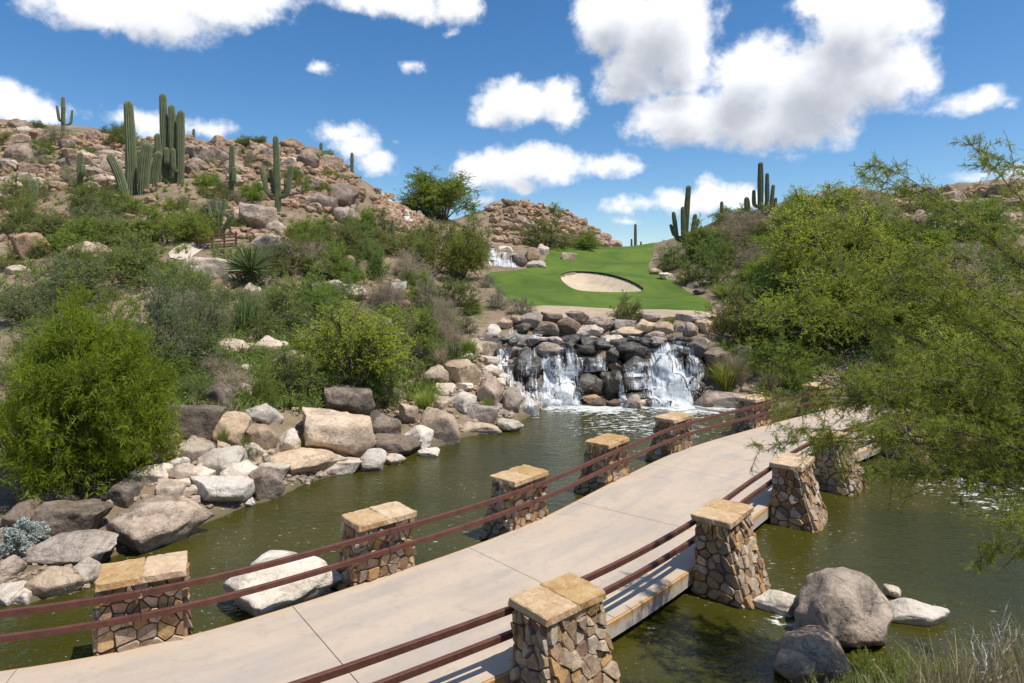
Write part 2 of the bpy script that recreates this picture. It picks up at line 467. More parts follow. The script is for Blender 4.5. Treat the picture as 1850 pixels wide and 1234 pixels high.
g = patch('sand_bunker', BUNK, 0.35, SAND, lambda x, y: tps(x, y) - 0.12 - np.minimum(d_poly(x, y, BUNK), 1.3) * 0.55 * np.clip((y - 42) / 8, 0.25, 1))
tag(g, kind='structure')
STRIP = smooth_poly([crude(a, b, land) for a, b in [(955, 553), (1060, 556), (1200, 563), (1290, 567), (1300, 578), (1200, 579), (1090, 577), (985, 575), (940, 566)]], 1)
g = patch('sandy_path', STRIP, 0.4, GRITTY, gz(0.05)); tag(g, kind='structure')
HPATH = smooth_poly([crude(a, b, land) for a, b in [(298, 466), (322, 443), (362, 437), (385, 440), (370, 450), (352, 462), (335, 474)]], 1)
g = patch('hill_path', HPATH, 0.3, CONC2, gz(0.06)); tag(g, kind='structure')

# ------------------------------------------------------------------ pond and stream water
def water_material(name, base, foam_glint_pts, wave=1.0, fleck=0.3, rough=0.04):
    t = NT(name); p = t.pos()
    n1 = t.noise(t.mapping(p, (1.0, 1.5, 1)), 2.2, 4, 0.6, 0.6)
    n2 = t.noise(t.mapping(p, (1.0, 1.4, 1)), 7.0, 3, 0.6, 0.4)
    n3 = t.noise(p, 0.25, 3, 0.5)
    n5 = t.noise(t.mapping(p, (1, 1.6, 1)), 19.0, 2, 0.5)
    h = t.math('ADD', t.math('MULTIPLY', n1, 0.75), t.math('ADD', t.math('MULTIPLY', n2, 0.30), t.math('MULTIPLY', n5, 0.08)))
    near = None
    for (x, y, rr) in foam_glint_pts:
        d = t.new('ShaderNodeVectorMath'); d.operation = 'DISTANCE'
        t.t.links.new(p, d.inputs[0]); d.inputs[1].default_value = (x, y, WZ)
        f = t.step(d.outputs['Value'], rr * 0.15, rr, 1, 0)
        near = f if near is None else t.math('MAXIMUM', near, f)
    close = None
    for (x, y, rr) in ([(4.1, 31.9, 3.4), (8.7, 31.9, 3.4), (1.6, 31.3, 1.6)] if foam_glint_pts else []):
        d = t.new('ShaderNodeVectorMath'); d.operation = 'DISTANCE'
        t.t.links.new(p, d.inputs[0]); d.inputs[1].default_value = (x, y, WZ)
        f = t.step(d.outputs['Value'], rr * 0.2, rr, 1, 0); close = f if close is None else t.math('MAXIMUM', close, f)
    # foam: thin curds that gather under the falls and drift as flecks
    f1 = t.noise(t.mapping(p, (1.0, 1.7, 1)), 2.6, 8, 0.72, 0.9)
    f2 = t.noise(t.mapping(p, (1, 1.9, 1)), 7.5, 4, 0.6, 0.6)
    thr = t.math('MULTIPLY_ADD', 0.0 if near is None else near, -0.165, 0.665)
    if close is not None: thr = t.math('MULTIPLY_ADD', close, -0.16, thr)
    fm = t.step(t.math('SUBTRACT', f1, thr), 0.0, 0.09)
    fl = t.step(f2, 0.665 - fleck * 0.02, 0.715)
    gate = t.step(n3, 0.40, 0.54)
    foam = t.math('MAXIMUM', t.math('MULTIPLY', fm, 0.9), t.math('MULTIPLY', fl, t.math('MULTIPLY', gate, 0.8)))
    col = t.mix(t.step(n3, 0.35, 0.65), base, (base[0] * 1.5, base[1] * 1.35, base[2] * 1.3))
    col = t.mix(foam, col, (0.72, 0.73, 0.68, 1))
    nb = t.bump(h, 0.48 * wave, 0.10)
    b = t.bsdf(col, t.math('MULTIPLY_ADD', foam, 0.5, rough), nb, 0.5, IOR=1.33)
    return t.done(b)
POND = water_material('pond_water', (0.037, 0.037, 0.005), [(4.6, 31.5, 7.5), (9.0, 31.5, 6), (5.5, 27.5, 6.0), (14.5, 18.5, 4.5), (5.2, 11.4, 1.3)], 1.0)  # foam, plus a white patch right of the bridge painted for glints
xs = np.linspace(-60, 40, 2); 
me = mesh_np('pond', [(-60, -8, WZ), (40, -8, WZ), (40, 34, WZ), (-60, 34, WZ)], [np.array([[0, 1, 2, 3]])], POND)
tag(obj('pond_water', me), kind='structure')

# ------------------------------------------------------------------ the bridge
EDGE = [(-18.0, 7.4), (-13.9, 8.0), (-9.8, 8.65), (-5.73, 9.84), (-2.38, 12.26), (0.48, 14.94), (3.09, 18.25), (5.8, 21.45), (9.9, 25.0), (13.9, 28.1), (18.5, 31.2), (23, 34)]
EDGE = [np.array(e) for e in EDGE]
def cr(i, t):
    p0, p1, p2, p3 = EDGE[max(i - 1, 0)], EDGE[i], EDGE[i + 1], EDGE[min(i + 2, len(EDGE) - 1)]
    return 0.5 * ((2 * p1) + (p2 - p0) * t + (2 * p0 - 5 * p1 + 4 * p2 - p3) * t * t + (3 * p1 - p0 - 3 * p2 + p3) * t ** 3)
def edge(s):
    i = min(int(s), len(EDGE) - 2); return cr(i, s - i)
def frame(s):
    a = edge(max(s - .05, 0)); b = edge(min(s + .05, len(EDGE) - 1.001))
    tdir = (b - a) / np.linalg.norm(b - a)
    return edge(s), tdir, np.array([tdir[1], -tdir[0]])       # point, along, to the right
# the deck is a little wider at its far end: measured where the right-hand rail runs
def _off(x, y):
    q = np.array([x, y]); b = min((abs(float((q - edge(s)) @ frame(s)[1])), s) for s in np.arange(1.0, 8.5, .01) if float((q - edge(s)) @ frame(s)[2]) > 0)
    return b[1], float((q - edge(b[1])) @ frame(b[1])[2])
_ws = sorted([(_off(-2.5, 7.65)[0], _off(-2.5, 7.65)[1] + .03)] + [(a, b - .40) for a, b in (_off(.72, 9.28), _off(4.2, 12.75), _off(7.2, 16.35), _off(9.6, 19.0))])
_ws = [(max(0, _ws[0][0] - 1.2), _ws[0][1])] + _ws
def wid(s):
    w = 0.0
    for k in range(-3, 4): w += float(np.interp(s + k * .12, [a for a, b in _ws], [b for a, b in _ws]))
    return w / 7

def concrete_material():
    t = NT('bridge_concrete'); p = t.pos(); uv = t.vec('UV')
    n1 = t.noise(p, 0.5, 5, 0.6); n2 = t.noise(p, 5, 6, 0.7); n3 = t.noise(p, 60, 3, 0.6)
    col = t.ramp(n1, [(0.3, (0.475, 0.375, 0.28)), (0.7, (0.545, 0.44, 0.335))])
    # worn, greyer wheel tracks along the deck
    s = t.new('ShaderNodeSeparateXYZ'); t.set(s, 0, uv)
    tr = t.noise(t.mapping(uv, (7.0, 0.35, 1)), 1.0, 3, 0.5)
    col = t.mix(t.step(tr, 0.42, 0.66, 0, 0.7), col, (0.385, 0.335, 0.29, 1))
    col = t.mix(t.step(n2, 0.5, 0.72, 0, 0.4), col, (0.37, 0.30, 0.235, 1))
    # warm, rain-washed rims
    ed = t.step(t.math('ABSOLUTE', t.math('SUBTRACT', s.outputs[0], 0.5)), 0.455, 0.5)
    col = t.mix(t.math('MULTIPLY', ed, 0.6), col, (0.52, 0.38, 0.24, 1))
    col = t.mix(t.step(n3, 0.55, 0.75, 0, 0.25), col, (0.34, 0.29, 0.24, 1))
    vo = t.new('ShaderNodeTexVoronoi', Scale=0.28); vo.feature = 'DISTANCE_TO_EDGE'
    nv = t.new('ShaderNodeVectorMath'); nv.operation = 'MULTIPLY_ADD'
    nn = t.new('ShaderNodeTexNoise', Scale=0.9, Detail=6); t.set(nn, 'Vector', p)
    t.t.links.new(nn.outputs['Color'], nv.inputs[0]); nv.inputs[1].default_value = (1.6, 1.6, 0); t.t.links.new(p, nv.inputs[2])
    t.set(vo, 'Vector', nv.outputs[0])
    col = t.mix(t.step(vo.outputs['Distance'], 0, 0.005, 0.10, 0), col, (0.22, 0.18, 0.14, 1))
    st = t.noise(p, 1.7, 7, 0.7, 0.6)
    col = t.mix(t.step(st, 0.54, 0.66, 0, 0.26), col, (0.30, 0.25, 0.20, 1))
    return t.done(t.bsdf(col, 0.82, t.bump(t.math('ADD', n2, n3), 0.25, 0.01), 0.25))
def fascia_material():
    t = NT('stained_concrete_edge'); p = t.pos()
    n1 = t.noise(t.mapping(p, (3, 3, 0.35)), 2.2, 5, 0.7)
    z = t.new('ShaderNodeSeparateXYZ'); t.set(z, 0, p)
    f = t.math('ADD', t.step(z.outputs[2], -0.24, 0.0), t.math('MULTIPLY_ADD', n1, 1.4, -0.9))
    col = t.mix(t.step(f, 0.15, 0.9), (0.52, 0.45, 0.37, 1), (0.50, 0.28, 0.10, 1))
    return t.done(t.bsdf(col, 0.85, t.bump(t.noise(p, 9, 5, 0.7), 0.4, 0.02), 0.2))
CONC = concrete_material(); FASC = fascia_material()

bridge = tag(empty('bridge', (0, 15, 0)), 'pale concrete cart bridge with stone pillars and rust-red rails curving across the pond', 'bridge')
def local(V):
    V = np.array(V, float); V[:, 1] -= 15.0
    return V
def build_deck():
    joints = [1.55, 2.62, 3.55, 4.5, 5.45, 6.5, 7.45, 8.4]
    cuts = [0.0] + joints + [9.9]
    V = []; F = []; U = []; fas = []
    for a, b in zip(cuts[:-1], cuts[1:]):
        n = max(4, int((b - a) * 14)); st = len(V)
        g = 0.0016
        for i in range(n + 1):
            s = a + g + (b - a - 2 * g) * i / n
            p, td, rt = frame(s)
            for k in range(7):
                w = -0.02 + (wid(s) + .02) * k / 6
                q = p + rt * w
                V.append((q[0], q[1], 0.0)); U.append((k / 6, s * 4.1))
        for i in range(n):
            for k in range(6):
                q = st + i * 7 + k
                F.append((q, q + 1, q + 8, q + 7))
        # the joint faces go down into the slab
        for row, flip in ((0, False), (n, True)):
            st2 = len(V)
            for k in range(7):
                x, y, z = V[st + row * 7 + k]; V.append((x, y, -0.03)); U.append(U[st + row * 7 + k])
            for k in range(6):
                q = st + row * 7 + k; r = st2 + k
                F.append((q, r, r + 1, q + 1) if not flip else (q, q + 1, r + 1, r))
    deck = obj('deck', mesh_np('deck', local(V), [np.array(F)], CONC, False, uv=U), bridge)
    # the slab under it, with the stained outer faces
    V = []; F = []; n = 150
    for i in range(n + 1):
        p, td, rt = frame(9.9 * i / n)
        for w, z in ((-0.02, -0.03), (-0.02, -0.27), (wid(9.9 * i / n), -0.27), (wid(9.9 * i / n), -0.03)):
            q = p + rt * w; V.append((q[0], q[1], z))
        V[-1] = (V[-1][0], V[-1][1], -0.03)
    for i in range(n):
        for k in range(4):
            a, b = i * 4 + k, i * 4 + (k + 1) % 4
            F.append((a, b, b + 4, a + 4))
    obj('slab', mesh_np('slab', local(V), [np.array(F)], FASC), bridge)
    V = []; F = []
    for side in (0, 1):
        st = len(V)
        for i in range(n + 1):
            wd = wid(9.9 * i / n); w0, w1 = ((-0.024, -0.06) if side == 0 else (wd + 0.004, wd + 0.04))
            p, td, rt = frame(9.9 * i / n)
            for w, z in ((w0, -0.004), (w1, -0.012), (w1, -0.285), (w0, -0.285)):
                q = p + rt * w; V.append((q[0], q[1], z))
        for i in range(n):
            for k in range(4):
                a, b = st + i * 4 + k, st + i * 4 + (k + 1) % 4
                F.append((a, b, b + 4, a + 4))
    obj('edge_beam', mesh_np('edge_beam', local(V), [np.array(F)], FASC), bridge)
build_deck()

def stone_material():
    t = NT('flagstone'); p = t.pos()
    a = t.attr('stone').outputs['Color']
    n1 = t.noise(p, 9, 6, 0.68, 0.5); n2 = t.noise(p, 38, 4, 0.7)
    col = t.mix(t.step(n1, 0.4, 0.68, 0, 0.65), a, (0.16, 0.10, 0.065, 1))
    col = t.mix(t.step(n2, 0.5, 0.75, 0, 0.4), col, (0.60, 0.50, 0.38, 1))
    return t.done(t.bsdf(col, 0.85, t.bump(t.math('ADD', n1, t.math('MULTIPLY', n2, .4)), 0.8, 0.03), 0.2))
def cap_material():
    t = NT('sandstone_cap'); p = t.pos()
    n1 = t.noise(p, 5, 6, 0.65, 0.8); n2 = t.noise(p, 22, 5, 0.7)
    info = t.new('ShaderNodeObjectInfo')
    col = t.ramp(n1, [(0.3, (0.38, 0.20, 0.07)), (0.55, (0.50, 0.32, 0.14)), (0.72, (0.58, 0.43, 0.25))])
    col = t.mix(t.step(n2, 0.5, 0.72, 0, 0.6), col, (0.62, 0.50, 0.33, 1))
    hs = t.new('ShaderNodeHueSaturation'); t.set(hs, 'Color', col); t.set(hs, 'Value', t.math('MULTIPLY_ADD', info.outputs['Random'], 0.3, 0.9))
    t.set(hs, 'Saturation', t.math('MULTIPLY_ADD', info.outputs['Random'], -0.3, 1.05))
    return t.done(t.bsdf(hs.outputs[0], 0.88, t.bump(t.math('ADD', n1, t.math('MULTIPLY', n2, .5)), 0.9, 0.03), 0.2))
STONE = stone_material(); CAP = cap_material()
MORTAR = NT('mortar'); MORTAR = MORTAR.done(MORTAR.bsdf((0.23, 0.18, 0.135), 0.95))
STONE_COL = [(0.44, 0.32, 0.20), (0.52, 0.40, 0.27), (0.38, 0.25, 0.145), (0.30, 0.175, 0.095), (0.47, 0.28, 0.115), (0.58, 0.49, 0.37), (0.28, 0.18, 0.125), (0.42, 0.32, 0.23), (0.52, 0.34, 0.16), (0.56, 0.45, 0.31)]

def clip_half(poly, m, nrm2):
    out = []
    for i in range(len(poly)):
        a = poly[i]; b = poly[(i + 1) % len(poly)]
        da = (a[0] - m[0]) * nrm2[0] + (a[1] - m[1]) * nrm2[1]
        db = (b[0] - m[0]) * nrm2[0] + (b[1] - m[1]) * nrm2[1]
        if da <= 0: out.append(a)
        if (da < 0 < db) or (db < 0 < da):
            t = da / (da - db); out.append((a[0] + (b[0] - a[0]) * t, a[1] + (b[1] - a[1]) * t))
    return out
def pillar_mesh(seed, outward):
    """masonry shaft: a mortar core faced with split stones; X along the bridge, +Y*outward over the water"""
    rr = random.Random(seed)
    zt, zb = 0.965, -0.75
    def half(z):
        t = (zt - z) / (zt - zb)
        return 0.55 + 0.09 * t ** 1.3, 0.30 + 0.03 * t, 0.30 + 0.50 * t ** 1.25   # along, inner, outer
    def corner(k, z):
        l, i, o = half(z)
        return [(-l, -i), (l, -i), (l, o), (-l, o)][k]
    V = []; F3 = []; F4 = []; C = []; M3 = []
    polys = []; mats = []
    def vert(p, c):
        V.append((p[0], p[1] * outward, p[2])); C.append((*c, 1)); return len(V) - 1
    lev = [zt, 0.6, 0.25, -0.1, -0.45, zb]
    mc = (0.25, 0.20, 0.15)
    rings = []
    for z in lev:
        rings.append([vert((corner(k, z)[0] * .985, corner(k, z)[1] * .985, z), mc) for k in range(4)])
    for a, b in zip(rings[:-1], rings[1:]):
        for k in range(4): polys.append((a[k], b[k], b[(k + 1) % 4], a[(k + 1) % 4])); mats.append(1)
    polys.append(tuple(reversed(rings[0]))); mats.append(1)
    H = zt - zb
    for k in range(4):
        Wd = 1.25 if k in (0, 2) else 0.85
        def pos(u, v, dep):
            z = zt - v
            a = corner(k, z); b = corner((k + 1) % 4, z)
            s = u / Wd
            x = a[0] + (b[0] - a[0]) * s; y = a[1] + (b[1] - a[1]) * s
            nx, ny = [(0, -1), (1, 0), (0, 1), (-1, 0)][k]
            return (x + nx * dep, y + ny * dep, z + dep * 0.25)
        seeds = []
        v = 0.0
        while v < H + 0.1:
            rh = rr.uniform(0.09, 0.23); u = rr.uniform(-0.2, 0)
            while u < Wd + 0.1:
                w = rr.uniform(0.10, 0.40)
                seeds.append((u + w / 2 + rr.uniform(-.03, .03), v + rh / 2 + rr.uniform(-.085, .085))); u += w
            v += rh
        for i, s in enumerate(seeds):
            poly = [(0.0, 0.0), (Wd, 0.0), (Wd, H), (0.0, H)]
            for j, q in enumerate(seeds):
                if i == j or abs(q[0] - s[0]) > 0.7 or abs(q[1] - s[1]) > 0.7: continue
                n = (q[0] - s[0], q[1] - s[1]); L = math.hypot(*n); n = (n[0] / L, n[1] / L)
                m = (s[0] + n[0] * (L / 2 - 0.005), s[1] + n[1] * (L / 2 - 0.005))
                poly = clip_half(poly, m, n)
                if len(poly) < 3: break
            if len(poly) < 3: continue
            ar = abs(sum(poly[a][0] * poly[(a + 1) % len(poly)][1] - poly[(a + 1) % len(poly)][0] * poly[a][1] for a in range(len(poly)))) / 2
            if ar < 0.003: continue
            # soften the corners: chamfer each, then wobble
            pp = []
            for a in range(len(poly)):
                p0 = poly[a - 1]; p1 = poly[a]; p2 = poly[(a + 1) % len(poly)]
                for q, f in ((p0, .10), (p2, .10)):
                    pp.append((p1[0] + (q[0] - p1[0]) * f, p1[1] + (q[1] - p1[1]) * f))
            cx = sum(q[0] for q in pp) / len(pp); cy = sum(q[1] for q in pp) / len(pp)
            pp = [(cx + (q[0] - cx) * rr.uniform(.95, 1.0), cy + (q[1] - cy) * rr.uniform(.95, 1.0)) for q in pp]
            c = rr.choice(STONE_COL); f = rr.uniform(.8, 1.15); c = tuple(x * f for x in c)
            dep = rr.uniform(0.012, 0.10); tu = rr.uniform(-.28, .28); tv = rr.uniform(-.28, .28)
            n = len(pp)
            r0 = [vert(pos(*q, -0.02), c) for q in pp]
            r1 = [vert(pos(*q, dep * .6 + rr.uniform(-.006, .006)), c) for q in pp]
            ins = [(cx + (q[0] - cx) * .9, cy + (q[1] - cy) * .9) for q in pp]
            r2 = [vert(pos(*q, dep + (q[0] - cx) * tu + (q[1] - cy) * tv + rr.uniform(-.006, .006)), c) for q in ins]
            for a, b in ((r0, r1), (r1, r2)):
                for i2 in range(n): polys.append((a[i2], a[(i2 + 1) % n], b[(i2 + 1) % n], b[i2])); mats.append(0)
            polys.append(tuple(r2)); mats.append(0)
    if outward < 0: pass
    me = bpy.data.meshes.new('masonry')
    me.from_pydata(V, [], polys)
    at = me.attributes.new('stone', 'FLOAT_COLOR', 'POINT'); at.data.foreach_set('color', np.array(C, np.float32).ravel())
    me.materials.append(STONE); me.materials.append(MORTAR)
    me.polygons.foreach_set('material_index', mats)
    bm = bmesh.new(); bm.from_mesh(me); bmesh.ops.recalc_face_normals(bm, faces=bm.faces); bm.to_mesh(me); bm.free()
    return me
def cap_mesh(seed, sx, sy):
    """a split sandstone slab with chipped edges"""
    rr = random.Random(seed)
    bm = bmesh.new()
    bmesh.ops.create_cube(bm, size=1.0)
    bmesh.ops.scale(bm, vec=(sx, sy, 0.125), verts=bm.verts)
    bmesh.ops.bevel(bm, geom=list(bm.edges), offset=0.016, segments=1, affect='EDGES')
    bmesh.ops.subdivide_edges(bm, edges=[e for e in bm.edges if e.calc_length() > 0.1], cuts=9, use_grid_fill=True)
    for v in bm.verts:
        n = mnoise.noise(Vector((v.co.x * 7, v.co.y * 7, v.co.z * 9 + seed))) + .6 * mnoise.noise(Vector((v.co.x * 22, v.co.y * 22, v.co.z * 20 + seed)))
        ed = max(abs(v.co.x) / (sx / 2), abs(v.co.y) / (sy / 2))
        k = 0.022 if ed > 0.9 else 0.007
        v.co.x += n * k * (1 if v.co.x > 0 else -1); v.co.y += n * k * (1 if v.co.y > 0 else -1); v.co.z += n * 0.008
    return bm_mesh('cap_stone', bm, CAP)
PM = [[pillar_mesh(10 + i, o) for i in range(3)] for o in (1, -1)]
CM = [cap_mesh(3 + i, 0.615, 0.80) for i in range(4)]
def rotz(x, y, a): return (x * math.cos(a) - y * math.sin(a), x * math.sin(a) + y * math.cos(a))
pillars = {'L': [], 'R': []}
def pillar(x, y, ang, side, k):
    # local -X..X along the bridge; inner face turned to the deck
    o = obj('stone_pillar', PM[0 if side == 'L' else 1][k % 3], bridge)
    o.location = (x, y - 15, 0.0); o.rotation_euler = (0, 0, ang)
    for j, sx in enumerate((-0.309, 0.309)):
        c = obj('cap_stone', CM[(k + j) % 4], o)
        c.location = (sx, 0.0, 1.035 + 0.004 * j); c.rotation_euler = (0, 0, math.pi * ((k + j) % 2) + R(0.8 * (1 - 2 * j)))
L_S = [1, 2, 3, 4, 5, 6, 7, 8, 9]
R_S = [_off(.72, 9.28)[0], _off(4.2, 12.75)[0], _off(7.2, 16.35)[0], _off(9.6, 19.0)[0]]
R_S += [R_S[-1] + 1.05, R_S[-1] + 2.0, R_S[-1] + 3.0]
for k, s in enumerate(L_S):
    p, td, rt = frame(s); c = p - rt * 0.40
    pillar(c[0], c[1], math.atan2(td[1], td[0]), 'L', k); pillars['L'].append(s)
for k, s in enumerate(R_S):
    p, td, rt = frame(s); c = p + rt * (wid(s) + 0.40)
    pillar(c[0], c[1], math.atan2(td[1], td[0]), 'R', k + 1); pillars['R'].append(s)

def rail_material():
    t = NT('rusty_rail'); p = t.pos()
    n = t.noise(p, 6, 6, 0.7); n2 = t.noise(p, 45, 3, 0.6)
    col = t.ramp(n, [(0.3, (0.075, 0.028, 0.020)), (0.7, (0.155, 0.060, 0.042))])
    col = t.mix(t.step(n2, 0.5, 0.75, 0, 0.5), col, (0.20, 0.095, 0.06, 1))
    return t.done(t.bsdf(col, 0.55, t.bump(n2, 0.2, 0.004), 0.35))
RAIL = rail_material()
def rail(s0, s1, off, z):
    n = 8; V = []; F = []; hw, hh, ch = 0.035, 0.048, 0.004
    sec = [(-hw + ch, -hh), (hw - ch, -hh), (hw, -hh + ch), (hw, hh - ch), (hw - ch, hh), (-hw + ch, hh), (-hw, hh - ch), (-hw, -hh + ch)]
    for i in range(n + 1):
        p, td, rt = frame(s0 + (s1 - s0) * i / n)
        for a, b in sec:
            q = p + rt * ((off if off > 0 else wid(s0 + (s1 - s0) * i / n) + off) + a); V.append((q[0], q[1], z + b))
    m = len(sec)
    for i in range(n):
        for k in range(m):
            F.append((i * m + k, i * m + (k + 1) % m, (i + 1) * m + (k + 1) % m, (i + 1) * m + k))
    o = obj('rail', mesh_np('rail', local(V), [np.array(F)], RAIL), bridge)
    bm = bmesh.new(); bm.from_mesh(o.data)
    bmesh.ops.holes_fill(bm, edges=[e for e in bm.edges if e.is_boundary]); bmesh.ops.recalc_face_normals(bm, faces=bm.faces)
    bm.to_mesh(o.data); bm.free()
for side, ss in pillars.items():
    off = 0.03 if side == 'L' else -0.03
    ends = [ss[0] - 0.9] + ss
    for a, b in zip(ends[:-1], ends[1:]):
        for z in (0.86, 0.50):
            rail(a + 0.002, b - 0.002, off, z)

# ------------------------------------------------------------------ rocks
def rock_shape(seed, flat=0.0):
    rr = random.Random(seed)
    bm = bmesh.new(); bmesh.ops.create_icosphere(bm, subdivisions=4, radius=1.0)
    planes = []
    for i in range(rr.randint(14, 22)):
        n = Vector((rr.gauss(0, 1), rr.gauss(0, 1), rr.gauss(0, 1))).normalized()
        planes.append((n, rr.uniform(0.46, 0.80)))
    o = Vector((rr.uniform(0, 50), rr.uniform(0, 50), rr.uniform(0, 50)))
    for v in bm.verts:
        p = v.co.copy()
        p += p * 0.16 * mnoise.noise(p * 1.1 + o)
        for n, c in planes:
            d = p.dot(n) - c
            if d > 0: p -= n * d * 0.95
        k = 0.075 * mnoise.noise(p * 2.3 + o) + 0.045 * mnoise.noise(p * 5.5 + o) + 0.026 * mnoise.noise(p * 13 + o) - 0.06 * max(0.0, 0.25 - abs(mnoise.noise(p * 1.9 + o * 1.7))) * 2
        v.co = p + p.normalized() * k
    lo = Vector([min(v.co[i] for v in bm.verts) for i in range(3)]); hi = Vector([max(v.co[i] for v in bm.verts) for i in range(3)])
    for v in bm.verts:
        for i in range(3): v.co[i] = (v.co[i] - (lo[i] + hi[i]) / 2) / (hi[i] - lo[i])
        v.co.z += 0.5
    return bm_mesh('rock', bm, None, True)
SHAPES = [rock_shape(100 + i) for i in range(12)]
_rm = {}
def rock_mesh(shape, typ):
    k = (shape % len(SHAPES), typ)
    if k not in _rm:
        m = SHAPES[k[0]].copy(); m.name = 'rock_' + typ; m.materials.append(ROCK[typ]); _rm[k] = m
    return _rm[k]
_rc = [0]
def rock(loc, w, dp, h, typ, label, group=None, name='boulder', rz=0.0, tilt=0.0, shape=None):
    _rc[0] += 1
    o = obj(name, rock_mesh(_rc[0] * 5 if shape is None else shape, typ))
    o.location = loc; o.scale = (w, dp, h); o.rotation_euler = (0, R(tilt), rz)
    return tag(o, label, 'rock' if name == 'rock' else name.replace('_', ' '), group)
def rock_px(x0, x1, y0, y1, typ, label, group=None, name='boulder', d=None, tilt=0, shape=None, sink=0.22, fat=1.0):
    cx = (x0 + x1) / 2
    if d is None:
        q = hit(cx, y1 - 0.06 * (y1 - y0))
        d = q[1]
    w = (x1 - x0) / FPX * d * 1.09; h = (y1 - y0) / FPX * d
    dp = max(min(w, h * 1.5), 0.6 * w) * fat
    # part of the visible height is the top seen at a slant
    zb = EYE - (y1 - HY) / FPX * d
    slope = (EYE - zb) / d
    h = max(h - 0.36 * dp * slope, 0.55 * h)
    hh = h / (1 - sink)
    cy = d + dp * 0.36
    return rock(((cx - HX) / FPX * cy * 0.35 + (cx - HX) / FPX * d * 0.65, cy, zb - hh * sink), w, dp, hh, typ, label, group, name, random.uniform(-.25, .25), tilt, shape)

